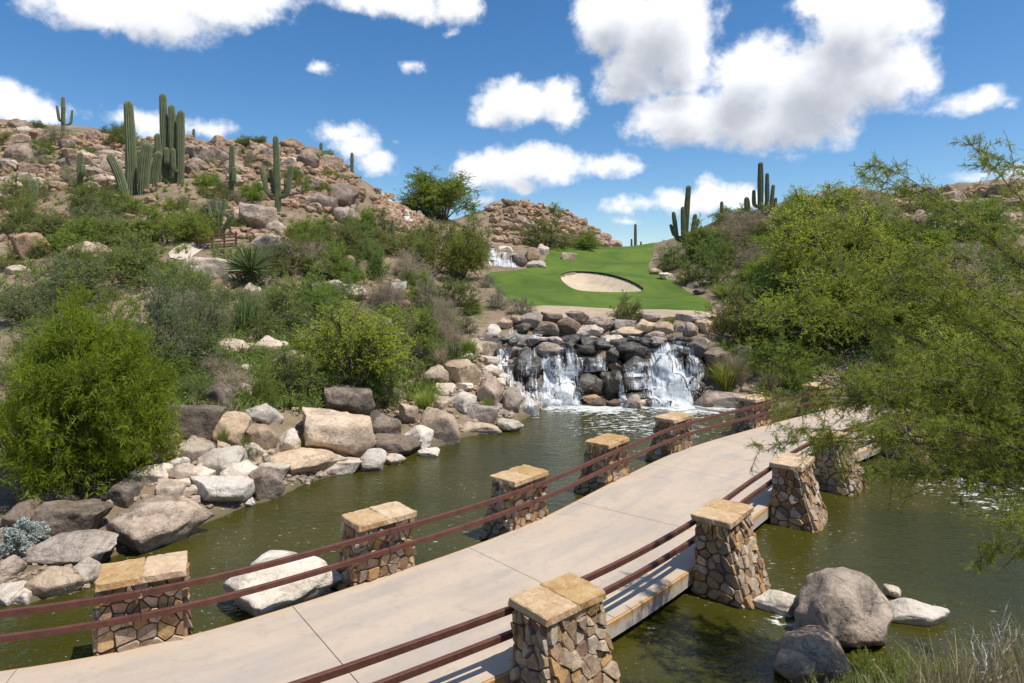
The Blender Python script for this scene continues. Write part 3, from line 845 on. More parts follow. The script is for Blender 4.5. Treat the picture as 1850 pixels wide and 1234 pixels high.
# boulders that can be told apart, with the outline each takes up seen from the overlook
B = [
 (20, 120, 880, 930, 'dark', 'dark rock deep in the shade below the willow bush'),
 (-20, 60, 900, 960, 'brown', 'brown rock at the left edge above the silver-leaved shrub'),
 (181, 348, 900, 1006, 'mottled', 'big grey-brown boulder with one pointed end at the pond edge below the willow bush'),
 (57, 185, 904, 972, 'dark', 'dark shaded boulder under the willow bush, left of the big pointed boulder'),  # shade of the bush is put into the dark rock colour
 (30, 190, 962, 1025, 'mottled', 'long low brown boulder beside the silver-leaved shrub'),
 (38, 140, 1021, 1078, 'tan', 'rounded tan boulder at the water in front of the long low brown boulder'),
 (128, 182, 1012, 1062, 'pale', 'pale boulder wedged behind the nearest left stone pillar'),
 (-30, 31, 1006, 1052, 'grey', 'grey boulder under the silver-leaved shrub at the picture edge'),
 (-20, 32, 1050, 1092, 'pale', 'pale boulder at the water, leftmost in the picture'),
 (20, 56, 1064, 1092, 'pale', 'small pale stone in the water beside the leftmost pale boulder'),
 (272, 326, 866, 912, 'tan', 'blocky tan rock with a split face above the pile of cobbles'),
 (300, 352, 838, 876, 'tan', 'tan rock behind the blocky split-faced one'),
 (425, 470, 800, 836, 'tan', 'rounded tan rock right of the bulky cream boulder'),
 (610, 655, 772, 812, 'grey', 'grey rock tucked against the right side of the largest tan boulder'),
 (690, 730, 820, 842, 'tan', 'small tan rock in the water below the wedge-shaped boulder'),
 (465, 520, 835, 872, 'pale', 'cream rock above the brown pointed shore rock'),
 (340, 385, 835, 868, 'pale', 'cream rock left of the bulky cream boulder'),
 (770, 812, 712, 742, 'tan', 'tan rock above the golden egg-like boulder'),
 (560, 600, 738, 768, 'brown', 'brown rock on top of the largest tan boulder'),
 (690, 724, 700, 732, 'tan', 'tan rock high on the bank above the dark grey boulder'),
 (233, 300, 838, 872, 'pale', 'flat pale rock lying at the right foot of the willow bush'),
 (185, 250, 868, 912, 'dark', 'dark rock in the shade at the right foot of the willow bush'),
 (333, 444, 858, 917, 'pale', 'wide smooth pale rock sloping into the pond beside the cobbles'),
 (400, 468, 833, 890, 'pale', 'whitish cube-like rock behind the brown pointed shore rock'),
 (449, 504, 843, 908, 'brown', 'brown pointed rock standing upright in the pond edge'),
 (430, 461, 899, 917, 'pale', 'small flat white stone in the water at the foot of the pointed rock'),
 (388, 596, 1008, 1130, 'pale', 'large pale grey boulder in the pond behind the rail between two pillars'),
 (295, 393, 726, 796, 'dark', 'blackish boulder right of the willow bush above the tan rocks'),
 (380, 443, 741, 811, 'tan', 'upright tan boulder right of the blackish boulder'),
 (313, 380, 785, 838, 'tan', 'rounded tan-brown boulder below the blackish boulder'),
 (250, 305, 783, 845, 'grey', 'grey boulder half hidden by the right side of the willow bush'),
 (286, 322, 783, 815, 'brown', 'small brown rock between the grey boulder and the blackish one'),
 (355, 429, 805, 864, 'pale', 'bulky cream boulder in the middle of the left bank'),
 (354, 426, 690, 745, 'dark', 'dark brown rounded boulder above the blackish one under shrubs'),
 (520, 664, 735, 835, 'tan', 'largest tan boulder on the left bank, broad and slab-faced'),
 (442, 502, 730, 770, 'pale', 'pale blocky rock left of the largest tan boulder'),
 (438, 494, 766, 818, 'tan', 'tan rock with a flat top below the pale blocky rock'),
 (485, 540, 772, 824, 'pale', 'pale flat-faced rock leaning on the largest tan boulder'),
 (458, 612, 812, 862, 'tan', 'long low tan ledge at the waterline below the largest tan boulder'),
 (560, 650, 826, 858, 'tan', 'thin tan ledge rock dipping into the water under the largest boulder'),
 (645, 695, 809, 854, 'pale', 'pale cube-shaped rock at the tip of the left bank'),
 (643, 722, 739, 797, 'dark', 'dark grey boulder right of the largest tan boulder'),
 (669, 757, 784, 829, 'dark', 'dark brown wedge-shaped boulder standing at the water'),
 (721, 780, 769, 814, 'pale', 'whitish squarish boulder beside the dark wedge-shaped one'),
 (755, 793, 808, 826, 'pale', 'flat pale stone in the water before the whitish squarish boulder'),
 (745, 829, 736, 800, 'tan', 'smooth golden tan egg-like boulder on the shore'),
 (719, 753, 727, 769, 'tan', 'narrow tan rock behind the golden egg-like boulder'),
 (762, 833, 659, 701, 'tan', 'pinkish tan boulder lying on the slope left of the tall round one'),
 (804, 867, 648, 705, 'tan', 'tall round pale tan boulder above the left bank'),
 (724, 760, 644, 668, 'tan', 'small tan boulder highest on the bank under the green bushes'),
 (862, 912, 678, 742, 'rust', 'orange-brown slanted boulder near the left edge of the waterfall'),
 (846, 904, 729, 765, 'grey', 'pinkish grey boulder at the foot of the orange-brown one'),
 (904, 942, 697, 746, 'grey', 'grey slab leaning beside the orange-brown boulder'),
 (936, 974, 716, 748, 'pale', 'pale angular rock at the waterline left of the waterfall'),
 (897, 944, 757, 782, 'pale', 'low pale grey rock in the water below the pinkish grey boulder'),
 (802, 859, 708, 746, 'pale', 'pale rock in grass behind the golden egg-like boulder'),
 (780, 822, 691, 712, 'tan', 'flat tan rock under the pinkish tan boulder'),
 (824, 902, 763, 784, 'tan', 'long flat ledge rock at the waterline in front of the grass'),
 (863, 902, 641, 664, 'pale', 'upper pale rock in the row down the left of the waterfall'),
 (870, 912, 658, 682, 'pale', 'second pale rock in the row down the left of the waterfall'),
 (900, 928, 675, 696, 'pale', 'third and smallest pale rock in the row down the left of the waterfall'),
 (914, 946, 690, 716, 'grey', 'lowest grey rock in the row down the left of the waterfall'),
 (840, 874, 610, 645, 'tan', 'cream rock in yellow grass at the upper left of the waterfall'),
 (863, 898, 614, 647, 'tan', 'tan rock touching the left lip of the waterfall'),
 (874, 904, 585, 613, 'pale', 'pale rock left of the small upper cascade'),
 (450, 517, 605, 645, 'tan', 'tan boulder among shrubs in the middle of the left slope'),
 (388, 442, 611, 648, 'tan', 'tan boulder left of the reddish-based grassy plant on the slope'),
 (472, 546, 632, 684, 'brown', 'cracked brown rocks below the tan boulder on the left slope'),
 (340, 395, 640, 672, 'grey', 'grey rock under the grey-green thicket on the left slope'),
 (410, 457, 690, 722, 'pale', 'pale rock above the upright tan boulder on the bank'),
 (560, 668, 690, 755, 'dark', 'dark reddish outcrop in shade under the mesquite on the bank'),
 (123, 207, 435, 484, 'tan', 'round tan boulder with a grey cap standing in the green scrub'),
 (18, 78, 418, 474, 'brown', 'brown boulder with a pale top at the left edge of the scrub'),
 (72, 130, 450, 490, 'tan', 'tan boulder between the brown one and the round grey-capped one'),
 (6, 44, 478, 498, 'tan', 'low tan rock by itself in scrub at the left'),
 (332, 422, 463, 503, 'tan', 'flat tan boulder below the hill path'),
 (452, 486, 492, 518, 'tan', 'upper of two tan rocks below the spiky yucca'),
 (433, 468, 510, 540, 'tan', 'lower of two tan rocks below the spiky yucca'),
 (598, 662, 512, 545, 'tan', 'tan slab in the gully among green bushes'),
 (613, 640, 460, 500, 'brown', 'brown stepped rock in the gully on the left slope'),
 (640, 662, 470, 505, 'dark', 'dark block in the gully beside the brown stepped rock'),
 (444, 520, 420, 462, 'grey', 'grey slab of bedrock above the spiky yucca'),
 (418, 492, 362, 420, 'hill', 'stack of cracked brown slabs right of the organ-pipe stems'),
 (480, 520, 398, 432, 'grey', 'grey bedrock slab beneath the branching saguaro'),
 (329, 408, 262, 298, 'hill', 'broad smooth slab right of the tall saguaro cluster'),
 (503, 576, 270, 308, 'hill', 'big tilted slab right of the branching saguaro'),
 (500, 546, 250, 276, 'hill', 'capstone boulder on the hill crest'),
 (580, 618, 280, 314, 'hill', 'steep boulder at the right shoulder of the left hill'),
 (580, 644, 330, 374, 'brown', 'dark brown rounded boulder on the right shoulder of the hill'),
 (546, 606, 346, 382, 'hill', 'flat brown boulder left of the dark rounded one on the shoulder'),
 (600, 642, 372, 408, 'hill', 'cracked boulder under the dark rounded one on the shoulder'),
 (370, 402, 243, 276, 'hill', 'rounded boulder on the crest above the smooth slab'),
 (8, 58, 258, 296, 'hill', 'large rounded boulder on the far left of the boulder hill'),
 (4, 56, 242, 264, 'hill', 'flat boulder lying on the large rounded one at far left'),
 (81, 114, 325, 348, 'rust', 'orange rounded boulder right of the stubby saguaro'),
 (150, 182, 327, 352, 'hill', 'pinkish boulder right of the one-armed saguaro'),
 (118, 164, 278, 310, 'hill', 'twin-topped boulder behind the one-armed saguaro'),
 (146, 168, 233, 262, 'hill', 'leaning slab on the crest right of the small candelabra saguaro'),
 (10, 54, 216, 242, 'hill', 'boulder with a dark hollow on the crest at far left'),
 (180, 225, 350, 374, 'brown', 'brown rock in front of the leaning saguaro arm'),
 # in the pond to the right
 (1456, 1618, 1026, 1182, 'mottled', 'largest boulder in the pond right of the bridge, brown-grey with a peaked top'),
 (1608, 1716, 1080, 1131, 'pale', 'flat whitish rock in the water right of the peaked boulder'),
 (1604, 1632, 1058, 1084, 'pale', 'small pale rock behind the peaked boulder'),
 (1365, 1446, 1070, 1114, 'pale', 'flat pale rock in the water at the foot of a stone pillar'),
 (1401, 1533, 1140, 1240, 'mottled', 'mottled rounded boulder low in the pond behind the dry grass'),
 # right of the waterfall
 (1262, 1358, 706, 738, 'grey', 'large flat pinkish grey boulder right of the waterfall behind the rail'),
 (1214, 1253, 710, 732, 'tan', 'tan rock at the right foot of the waterfall'),
 (1247, 1284, 683, 714, 'grey', 'grey rock stepping up beside the right cascade'),
 (1274, 1330, 626, 690, 'brown', 'tall brown boulder at the right edge of the waterfall'),
 (1326, 1364, 622, 648, 'brown', 'brown boulder peeping from bushes right of the waterfall'),
 (1268, 1284, 662, 692, 'pale', 'small upright white stone at the right edge of the falls'),
 (1014, 1043, 456, 472, 'tan', 'lone tan boulder lying on the golf green'),
 # by the upper cascade
 (946, 975, 446, 478, 'hill', 'brown stacked rock right of the upper cascade'),
 (966, 992, 440, 462, 'tan', 'tan rock where the green meets the upper cascade'),
 (925, 952, 458, 484, 'dark', 'dark wet rock at the right side of the upper cascade'),
 (856, 876, 455, 482, 'grey', 'grey rock at the left side of the upper cascade'),
 (950, 985, 470, 486, 'tan', 'flat tan rock edging the green below the upper cascade'),
 (895, 925, 444, 458, 'pale', 'pale rock on the top of the upper cascade'),
 (872, 894, 436, 452, 'grey', 'grey rock above the left of the upper cascade'),
 # beside the green
 (1172, 1200, 484, 498, 'tan', 'tan rock in the bed at the right corner of the green'),
 (1192, 1218, 492, 508, 'pale', 'pale rock at the right edge of the green below the dark shrub'),
 (1240, 1264, 508, 522, 'brown', 'brown rock at the right edge of the green'),
 (1254, 1278, 520, 534, 'dark', 'dark rock at the right edge of the green'),
 (752, 800, 478, 492, 'brown', 'brown rock half buried below the short saguaro'),
 (705, 735, 448, 462, 'rust', 'pinkish rock at the foot of the thin saguaro by the gully'),
]
for (x0, x1, y0, y1, typ, lab) in B:
    rock_px(x0, x1, y0, y1, typ, lab)

# rocks of the rim above the falls, of the lip, and the wet ones in the falls
RIM = [(923, 946, 568, 587, 'brown'), (940, 980, 564, 589, 'grey'), (976, 1016, 563, 585, 'brown'), (966, 1012, 580, 604, 'brown'), (1008, 1054, 572, 604, 'brown'),
       (1023, 1064, 561, 584, 'brown'), (1036, 1090, 585, 608, 'tan'), (1059, 1114, 570, 602, 'grey'), (1108, 1148, 576, 597, 'grey'), (1104, 1165, 590, 608, 'tan'),
       (1147, 1186, 576, 601, 'tan'), (1157, 1194, 563, 582, 'grey'), (1182, 1216, 580, 604, 'tan'), (1165, 1201, 598, 616, 'tan'), (1218, 1240, 583, 606, 'grey'),
       (1235, 1267, 581, 614, 'grey'), (1260, 1293, 576, 608, 'tan'), (1225, 1275, 566, 587, 'grey'), (897, 926, 573, 593, 'tan'), (928, 958, 583, 598, 'dark')]
LIP = [(964, 1018, 616, 642, 'grey'), (966, 1006, 608, 623, 'tan'), (1015, 1044, 606, 629, 'grey'), (1040, 1082, 619, 646, 'wet'), (1083, 1127, 604, 631, 'pale'),
       (1136, 1152, 606, 623, 'pale'), (1115, 1180, 616, 648, 'wet'), (1242, 1293, 610, 646, 'dark'), (1165, 1207, 610, 629, 'wet'), (1055, 1080, 607, 620, 'tan'), (1116, 1138, 617, 631, 'pale'),
       (870, 912, 618, 656, 'dark'), (915, 950, 612, 626, 'wet'), (1205, 1225, 606, 618, 'wet')]
FALL = [(921, 980, 629, 690, 'wet'), (976, 1018, 642, 690, 'wet'), (942, 980, 680, 718, 'wet'), (965, 993, 712, 737, 'dark'), (1044, 1093, 640, 678, 'wet'),
        (1040, 1097, 672, 717, 'wet'), (1120, 1186, 641, 680, 'wet'), (1089, 1127, 667, 708, 'wet'), (1122, 1173, 671, 708, 'wet'), (1169, 1203, 699, 721, 'wet'),
        (1093, 1128, 625, 656, 'wet'), (1214, 1248, 621, 652, 'wet'), (1052, 1090, 712, 734, 'rust'), (1150, 1199, 720, 738, 'pale'), (1241, 1276, 644, 688, 'wet'),
        (1123, 1178, 705, 724, 'wet'), (1016, 1050, 640, 680, 'wet'), (1184, 1216, 640, 690, 'wet'), (1246, 1270, 680, 716, 'wet'), (905, 935, 655, 690, 'wet'), (1200, 1240, 672, 716, 'wet'), (1000, 1040, 690, 724, 'wet')]
ORD = ['first', 'second', 'third', 'fourth', 'fifth', 'sixth', 'seventh', 'eighth', 'ninth', 'tenth', 'eleventh', 'twelfth', 'thirteenth', 'fourteenth', 'fifteenth',
       'sixteenth', 'seventeenth', 'eighteenth', 'nineteenth', 'twentieth', 'twenty-first', 'twenty-second']
ADJ = {'tan': 'tan', 'pale': 'cream', 'grey': 'grey', 'dark': 'dark brown', 'brown': 'brown', 'wet': 'dark wet', 'rust': 'rust-brown', 'hill': 'brown'}
for rows, where, grp, dd in ((RIM, 'in the dry rim of rocks above the waterfall', 'rim rocks above the waterfall', lambda y: 36.6 - (y - 575) * 0.045),
                             (LIP, 'along the lip where the water spills over', 'rocks on the lip of the waterfall', lambda y: 33.85 - (y - 615) * 0.03),
                             (FALL, 'standing in the falling water', 'wet rocks in the waterfall', lambda y: 32.75 - (y - 660) * 0.019)):
    rows = sorted(rows, key=lambda r: r[0] + r[1])
    for i, (x0, x1, y0, y1, typ) in enumerate(rows):
        rock_px(x0, x1, y0, y1, typ, f'{ADJ[typ]} rock, {ORD[i]} from the left {where}', grp, 'rock', d=dd(y1), sink=0.18)

# smaller wet rocks that close the face of the falls and the spill line
for i in range(64):
    u = i / 63; row = i % 4
    px = 898 + 372 * u + random.uniform(-8, 8); py = (640, 666, 694, 722)[row] + random.uniform(-8, 8)
    s = random.uniform(30, 54) / FPX * 33; d = 33.55 - (py - 640) * .0125 + random.uniform(-.1, .15)
    q = P(px, py, d)
    rock((q[0], q[1], q[2] - s * .3), s, s * .8, s * .72, random.choice(['wet', 'wet', 'dark', 'brown']), 'damp dark rock closing a gap in the face of the waterfall', 'small rocks in the face of the waterfall', 'rock', random.uniform(-1, 1), random.uniform(-15, 15))
for i in range(13):
    px = 905 + 360 * i / 12 + random.uniform(-12, 12); s = random.uniform(28, 60) / FPX * 31.5
    if 985 < px < 1045 or 1195 < px < 1245: s *= .6
    q = P(px, 733, 31.4 + random.uniform(-.3, .3))
    rock((q[0], q[1], WZ - s * .2), s, s * .8, s * random.uniform(.5, .7), random.choice(['brown', 'grey', 'dark', 'wet']), 'rounded rock standing in the churned water at the foot of the falls', 'rocks at the foot of the falls', 'rock', random.uniform(-1, 1), random.uniform(-10, 10))
for i in range(20):
    px = 890 + 370 * i / 19 + random.uniform(-6, 6); s = random.uniform(24, 44) / FPX * 33.8
    q = P(px, 615, 33.75 + random.uniform(-.2, .15))
    rock((q[0], q[1], q[2] - s * random.uniform(.35, .5)), s * 1.15, s * .9, s * .6, random.choice(['wet', 'wet', 'dark', 'grey']), 'low rock breaking the thin sheet of water at the spill line', 'low rocks at the spill line', 'rock', random.uniform(-1, 1), random.uniform(-8, 8))
# the heap of cobbles on the shore
cob = [(296, 880), (315, 872), (330, 862), (322, 888), (338, 880), (306, 898), (322, 905), (340, 898), (352, 905), (330, 918), (346, 922), (312, 918), (300, 862), (344, 865), (356, 890),
       (335, 932), (322, 850), (310, 843), (348, 912), (327, 838), (296, 850), (318, 826)]
for i, (px, py) in enumerate(cob):
    q = hit(px, py); s = random.uniform(16, 34) / FPX * q[1]
    rock((q[0], q[1], q[2] - s * .1), s, s * .8, s * random.uniform(.4, .7), random.choice(['pale', 'pale', 'tan', 'grey']), 'one of the fist to head sized pale cobbles heaped at the pond edge',
         'cobbles heaped at the pond edge', 'cobble', random.uniform(0, 6))

# loose boulders of the hillsides, largest ones as things, the rest as one rubble field
ZONES = [  # region in view, count, size range in view, label, group
 ([(0, 235), (110, 250), (200, 260), (260, 300), (200, 350), (0, 345)], 70, (20, 50), 'weathered brown boulder in the jumble on the upper left hill', 'boulders jumbled on the upper left hill'),
 ([(330, 262), (500, 268), (600, 296), (660, 345), (640, 400), (540, 380), (440, 350), (340, 320)], 62, (18, 46), 'weathered brown boulder on the hill behind the tall saguaros', 'boulders on the hill behind the tall saguaros'),
 ([(0, 350), (60, 350), (90, 400), (60, 420), (0, 440)], 14, (14, 34), 'grey-brown boulder at the left foot of the boulder hill', 'boulders at the left foot of the hill'),
 ([(400, 360), (500, 390), (520, 440), (430, 430), (395, 400)], 20, (10, 28), 'broken brown rock near the organ-pipe stems', 'broken rocks near the organ-pipe stems'),
 ([(680, 345), (760, 395), (780, 420), (720, 420), (670, 380)], 22, (10, 28), 'grey-brown rock beside the highest cascade', 'rocks beside the highest cascade'),
 ([(1600, 360), (1700, 345), (1850, 335), (1850, 420), (1640, 430)], 30, (26, 72), 'grey-brown boulder on the right-hand hilltop', 'boulders on the right-hand hilltop'),
 ([(1350, 395), (1500, 350), (1600, 365), (1560, 420), (1380, 440)], 10, (10, 26), 'pale brown boulder among shrubs on the right hill', 'boulders among shrubs on the right hill'),
 ([(1400, 392), (1450, 362), (1530, 342), (1620, 356), (1620, 372), (1500, 372), (1420, 400)], 26, (12, 34), 'brown boulder along the skyline of the right hill', 'boulders along the skyline of the right hill'),
 ([(300, 500), (620, 480), (860, 540), (850, 610), (740, 690), (560, 700), (340, 700)], 40, (20, 52), 'tan boulder showing between shrubs on the lower left slope', 'boulders between shrubs on the lower left slope'),
 ([(880, 600), (870, 660), (935, 700), (985, 740), (900, 765), (840, 735), (760, 720), (800, 640)], 40, (14, 34), 'small tan rock filling gaps on the bank left of the waterfall', 'small rocks on the bank left of the waterfall'),
 ([(240, 780), (420, 780), (640, 810), (640, 845), (500, 890), (300, 850)], 44, (12, 34), 'small pale rock between the bigger boulders of the left bank', 'small rocks on the left bank'),
 ([(1300, 690), (1370, 720), (1520, 705), (1560, 730), (1700, 690), (1560, 640)], 16, (8, 22), 'small reddish rock on the bare bank past the end of the bridge', 'small rocks past the end of the bridge'),
]
def rand_in(poly):
    xs = [p[0] for p in poly]; ys = [p[1] for p in poly]
    while True:
        x = random.uniform(min(xs), max(xs)); y = random.uniform(min(ys), max(ys))
        if in_poly(np.array([x]), np.array([y]), poly)[0]: return x, y
for poly, n, (a, b), lab, grp in ZONES:
    for i in range(n):
        px, py = rand_in(poly); q = hit(px, py)
        if q is None: continue
        f = random.random() ** 1.5
        s = (a + (b - a) * f) / FPX * q[1]
        typ = random.choice(['hill', 'hill', 'hill', 'brown', 'grey', 'tan']) if 'bank' not in lab and 'lower' not in lab else random.choice(['tan', 'pale', 'tan', 'grey'])
        h = s * random.uniform(.45, .8)
        rock((q[0], q[1] + s * .2, q[2] - h * .25), s, s * random.uniform(.6, 1), h, typ, lab, grp, 'rock' if s < 1.1 else 'boulder', random.uniform(-.5, .5), random.uniform(-14, 14))
# far rocky knoll behind the green: its blocks read one by one
for i in range(42):
    px, py = rand_in([(878, 372), (960, 366), (1030, 386), (1085, 420), (1120, 446), (1040, 446), (900, 440)])
    q = hit(px, py)
    if q is None or q[1] < 95: q = np.array([(px - HX) / FPX * 122, 122, float(ground((px - HX) / FPX * 122, 122))])
    s = random.uniform(12, 32) / FPX * q[1]
    rock((q[0], q[1], q[2] - s * .25), s * 1.2, s * .8, s * .62, random.choice(['hill', 'hill', 'brown']), 'brown block on the far rocky knoll behind the green', 'blocks on the far rocky knoll', 'boulder', random.uniform(-.5, .5), random.uniform(-25, 25))

def rubble(name, regions, n, a, b, typ):
    bm = bmesh.new(); bmesh.ops.create_icosphere(bm, subdivisions=2, radius=0.5)
    for v in bm.verts: v.co += v.co * 0.5 * mnoise.noise(v.co * 3.1)
    bv = np.array([v.co[:] for v in bm.verts]); bf = np.array([[v.index for v in f.verts] for f in bm.faces]); bm.free()
    V = []; F = []
    k = 0
    for i in range(n):
        px, py = rand_in(random.choice(regions)); q = hit(px, py)
        if q is None: continue
        s = random.uniform(a, b) / FPX * q[1]; ang = random.uniform(0, 6.28)
        v = bv * np.array([s, s * random.uniform(.5, 1), s * random.uniform(.4, .8)])
        v = v[:, [0, 1, 2]] if random.random() < .5 else v[:, [1, 0, 2]] * np.array([-1, 1, 1])
        c, sn = math.cos(ang), math.sin(ang)
        v = np.column_stack([v[:, 0] * c - v[:, 1] * sn, v[:, 0] * sn + v[:, 1] * c, v[:, 2]])
        V.append(v + q + np.array([0, 0, s * .1])); F.append(bf + k * len(bv)); k += 1
    me = mesh_np(name, np.vstack(V), [np.vstack(F)], ROCK[typ])
    tag(obj(name, me), kind='stuff')
hillpx = [z[0] for z in ZONES[:5]] + ZONES[5:7 + 0] if False else [z[0] for z in ZONES[:9]] + [[(878, 372), (960, 366), (1030, 386), (1085, 420), (1120, 446), (1040, 446), (900, 440)]] + [[(0, 226), (110, 240), (250, 250), (400, 258), (520, 266), (600, 294), (660, 335), (640, 350), (500, 290), (250, 275), (0, 260)]] * 2
rubble('hill_rubble', hillpx + [[(0, 240), (640, 300), (640, 400), (0, 420)]], 2800, 6, 24, 'hill')
rubble('shore_rubble', [z[0] for z in ZONES[9:12]] + [[(180, 870), (330, 780), (520, 740), (720, 740), (780, 800), (640, 846), (500, 896), (340, 955), (190, 1010)], [(0, 960), (180, 930), (190, 1060), (0, 1090)], [(620, 700), (900, 640), (930, 770), (760, 800)]], 1500, 4, 16, 'tan')

# ------------------------------------------------------------------ falling water
def cascade_material():
    t = NT('white_water'); uv = t.vec('UV')
    n1 = t.noise(t.mapping(uv, (7, 0.9, 1)), 1.6, 5, 0.68, 0.4)
    n2 = t.noise(t.mapping(uv, (17, 3.2, 1)), 1.8, 4, 0.7, 0.6)
    n4 = t.noise(uv, 2.2, 3, 0.6)
    dens = t.attr('tint').outputs['Fac']
    mixn = t.math('ADD', t.math('MULTIPLY', n1, 0.5), t.math('ADD', t.math('MULTIPLY', n2, 0.32), t.math('MULTIPLY', n4, 0.44)))
    a = t.math('SUBTRACT', t.math('ADD', mixn, t.math('MULTIPLY', dens, 0.36)), 0.862)
    al = t.step(a, -0.05, 0.12, 0, 0.93)
    b = t.bsdf((0.84, 0.86, 0.86), 0.55, t.bump(n2, 0.6, 0.06), 0.4)
    t.set(b, 'Alpha', al)
    return t.done(b)
WHITE = cascade_material()
from mathutils.bvhtree import BVHTree
def near_bvh(y0, y1, x0, x1):
    vs = []; fs = []; k = 0
    for o in list(COL.objects):
        if o.type == 'MESH' and o.name.split('.')[0] in ('rock', 'boulder') and y0 < o.location.y < y1 and x0 < o.location.x < x1:
            m = Matrix.LocRotScale(o.location, o.rotation_euler, o.scale); me = o.data
            v = np.empty(len(me.vertices) * 3); me.vertices.foreach_get('co', v); v = v.reshape(-1, 3)
            m4 = np.array(m); v = v @ m4[:3, :3].T + m4[:3, 3]
            f = np.empty(len(me.loops), dtype=np.int32); me.loops.foreach_get('vertex_index', f)
            vs.append(v); fs.append(f.reshape(-1, 3) + k); k += len(v)
    return BVHTree.FromPolygons(np.vstack(vs).tolist(), np.vstack(fs).tolist())
def sheet(parent, pts, dens=0.7, bulge=0.10, name='cascade', bvh=None):
    """falling water that runs down over whatever rock stands behind it; pts: (px, py, half width in view, distance) top to bottom"""
    pts = np.array(pts, float); n = 60; m = max(9, int(pts[:, 2].max() * .8))
    tt = np.linspace(0, len(pts) - 1, n)
    c = np.column_stack([np.interp(tt, np.arange(len(pts)), pts[:, k]) for k in range(4)])
    for k in range(4): c[1:-1, k] = (c[:-2, k] + 2 * c[1:-1, k] + c[2:, k]) / 4
    G = np.zeros((n, m, 3)); sd = random.uniform(0, 99)
    for j in range(m):
        w = j / (m - 1) * 2 - 1; yl = 1e9
        for i in range(n):
            q = P(c[i, 0] + w * c[i, 2], c[i, 1], c[i, 3])
            q[0] += 0.05 * mnoise.noise(Vector((q[2] * 2, j * .3, sd)))
            if bvh is not None:
                h = bvh.ray_cast(Vector((q[0], q[1] - 5, q[2])), Vector((0, 1, 0)))
                y = min(q[1] + .5, h[0].y) if h[0] is not None else q[1] + .3
                y = min(y - .045, yl + .045); yl = y
                q[1] = y
            else:
                q[1] -= bulge * (1 - w * w)
            q[1] += 0.05 * mnoise.noise(Vector((q[0] * 4, q[2] * 2, sd)))
            G[i, j] = q
    if bvh is not None:
        for _ in range(2):
            G[:, 1:-1, 1] = (G[:, :-2, 1] + 2 * G[:, 1:-1, 1] + G[:, 2:, 1]) / 4
    U = np.zeros((n, m, 2)); A = np.zeros((n, m))
    U[..., 0] = G[..., 0] * 0.9; U[..., 1] = (G[..., 2] + (32 - G[..., 1]) * .5) * 0.9 + sd
    jj = np.abs(np.linspace(-1, 1, m)); ii = np.linspace(0, 1, n)
    A[:] = dens * (1 - np.clip((jj - .45) / .55, 0, 1) ** 1.5 * .62)[None] * (0.8 + .35 * ii)[:, None]
    a = (np.arange(n - 1)[:, None] * m + np.arange(m - 1)[None]).ravel()
    return obj(name, mesh_np(name, G.reshape(-1, 3), [np.column_stack([a, a + 1, a + m + 1, a + m])], WHITE, True, {'tint': A.ravel()}, U.reshape(-1, 2)), parent)
BV = near_bvh(29, 38, -3, 12)
wf = tag(empty('waterfall', (5, 32, 0)), 'wide white waterfall tumbling over dark rocks into the pond below the green', 'waterfall')
def sh(*a, **k):
    o = sheet(wf, *a, bvh=BV, **k); o.location = (-5, -32, 0); return o
sh([(910, 628, 12, 33.3), (906, 650, 9, 32.7), (916, 668, 9, 32.3), (930, 690, 12, 32.0), (950, 712, 12, 31.7), (972, 742, 12, 31.4)], 0.70)
sh([(935, 622, 20, 33.3), (960, 632, 20, 33.1), (985, 650, 12, 32.5), (990, 680, 14, 32.0)], 0.5)
sh([(925, 626, 22, 33.2), (912, 640, 14, 32.8), (908, 660, 10, 32.4)], 0.74)
sh([(1000, 640, 20, 32.8), (998, 665, 22, 32.2), (1005, 690, 30, 31.7), (1012, 715, 38, 31.3), (1015, 746, 46, 30.9)], 0.88, 0.3)
sh([(1032, 630, 14, 33.2), (1034, 660, 14, 32.4), (1030, 690, 20, 31.9), (1025, 746, 34, 31.1)], 0.85, 0.2)
sh([(985, 700, 14, 31.9), (1000, 722, 30, 31.4), (1010, 742, 52, 30.8)], 0.86, 0.2)
sh([(950, 628, 30, 33.1), (952, 660, 30, 32.5), (956, 700, 30, 32.0), (966, 738, 30, 31.5)], 0.57)
sh([(1020, 628, 14, 33.3), (1022, 650, 18, 32.6), (1028, 680, 20, 32.0)], 0.74)
sh([(1085, 640, 12, 32.9), (1088, 672, 13, 32.2)], 0.72)
sh([(1060, 646, 26, 32.6), (1062, 674, 27, 32.05)], 0.70)
sh([(1155, 655, 30, 32.2), (1158, 680, 32, 31.9)], 0.68)
sh([(1122, 675, 6, 31.9), (1124, 700, 6, 31.6), (1125, 740, 8, 31.3)], 0.8)
sh([(1150, 674, 26, 31.8), (1160, 705, 28, 31.5)], 0.66)
sh([(1222, 616, 18, 33.4), (1208, 632, 26, 32.9), (1205, 655, 34, 32.2), (1212, 685, 42, 31.7), (1218, 712, 46, 31.2), (1222, 745, 50, 30.9)], 0.93, 0.35)
sh([(1240, 618, 12, 33.3), (1252, 640, 10, 32.7), (1250, 670, 14, 32.0), (1242, 700, 20, 31.6), (1238, 740, 26, 31.2)], 0.72, 0.2)
sh([(1190, 640, 14, 32.6), (1186, 662, 16, 32.2), (1190, 690, 22, 31.8), (1200, 740, 30, 31.2)], 0.8, 0.2)
sh([(1262, 650, 12, 32.6), (1265, 680, 14, 32.1), (1252, 706, 14, 31.6)], 0.72)
sh([(925, 597, 14, 35.2), (922, 608, 15, 34.8)], 0.62, name='upper_spill')
sh([(970, 599, 14, 35.2), (972, 607, 15, 34.9)], 0.6, name='upper_spill')
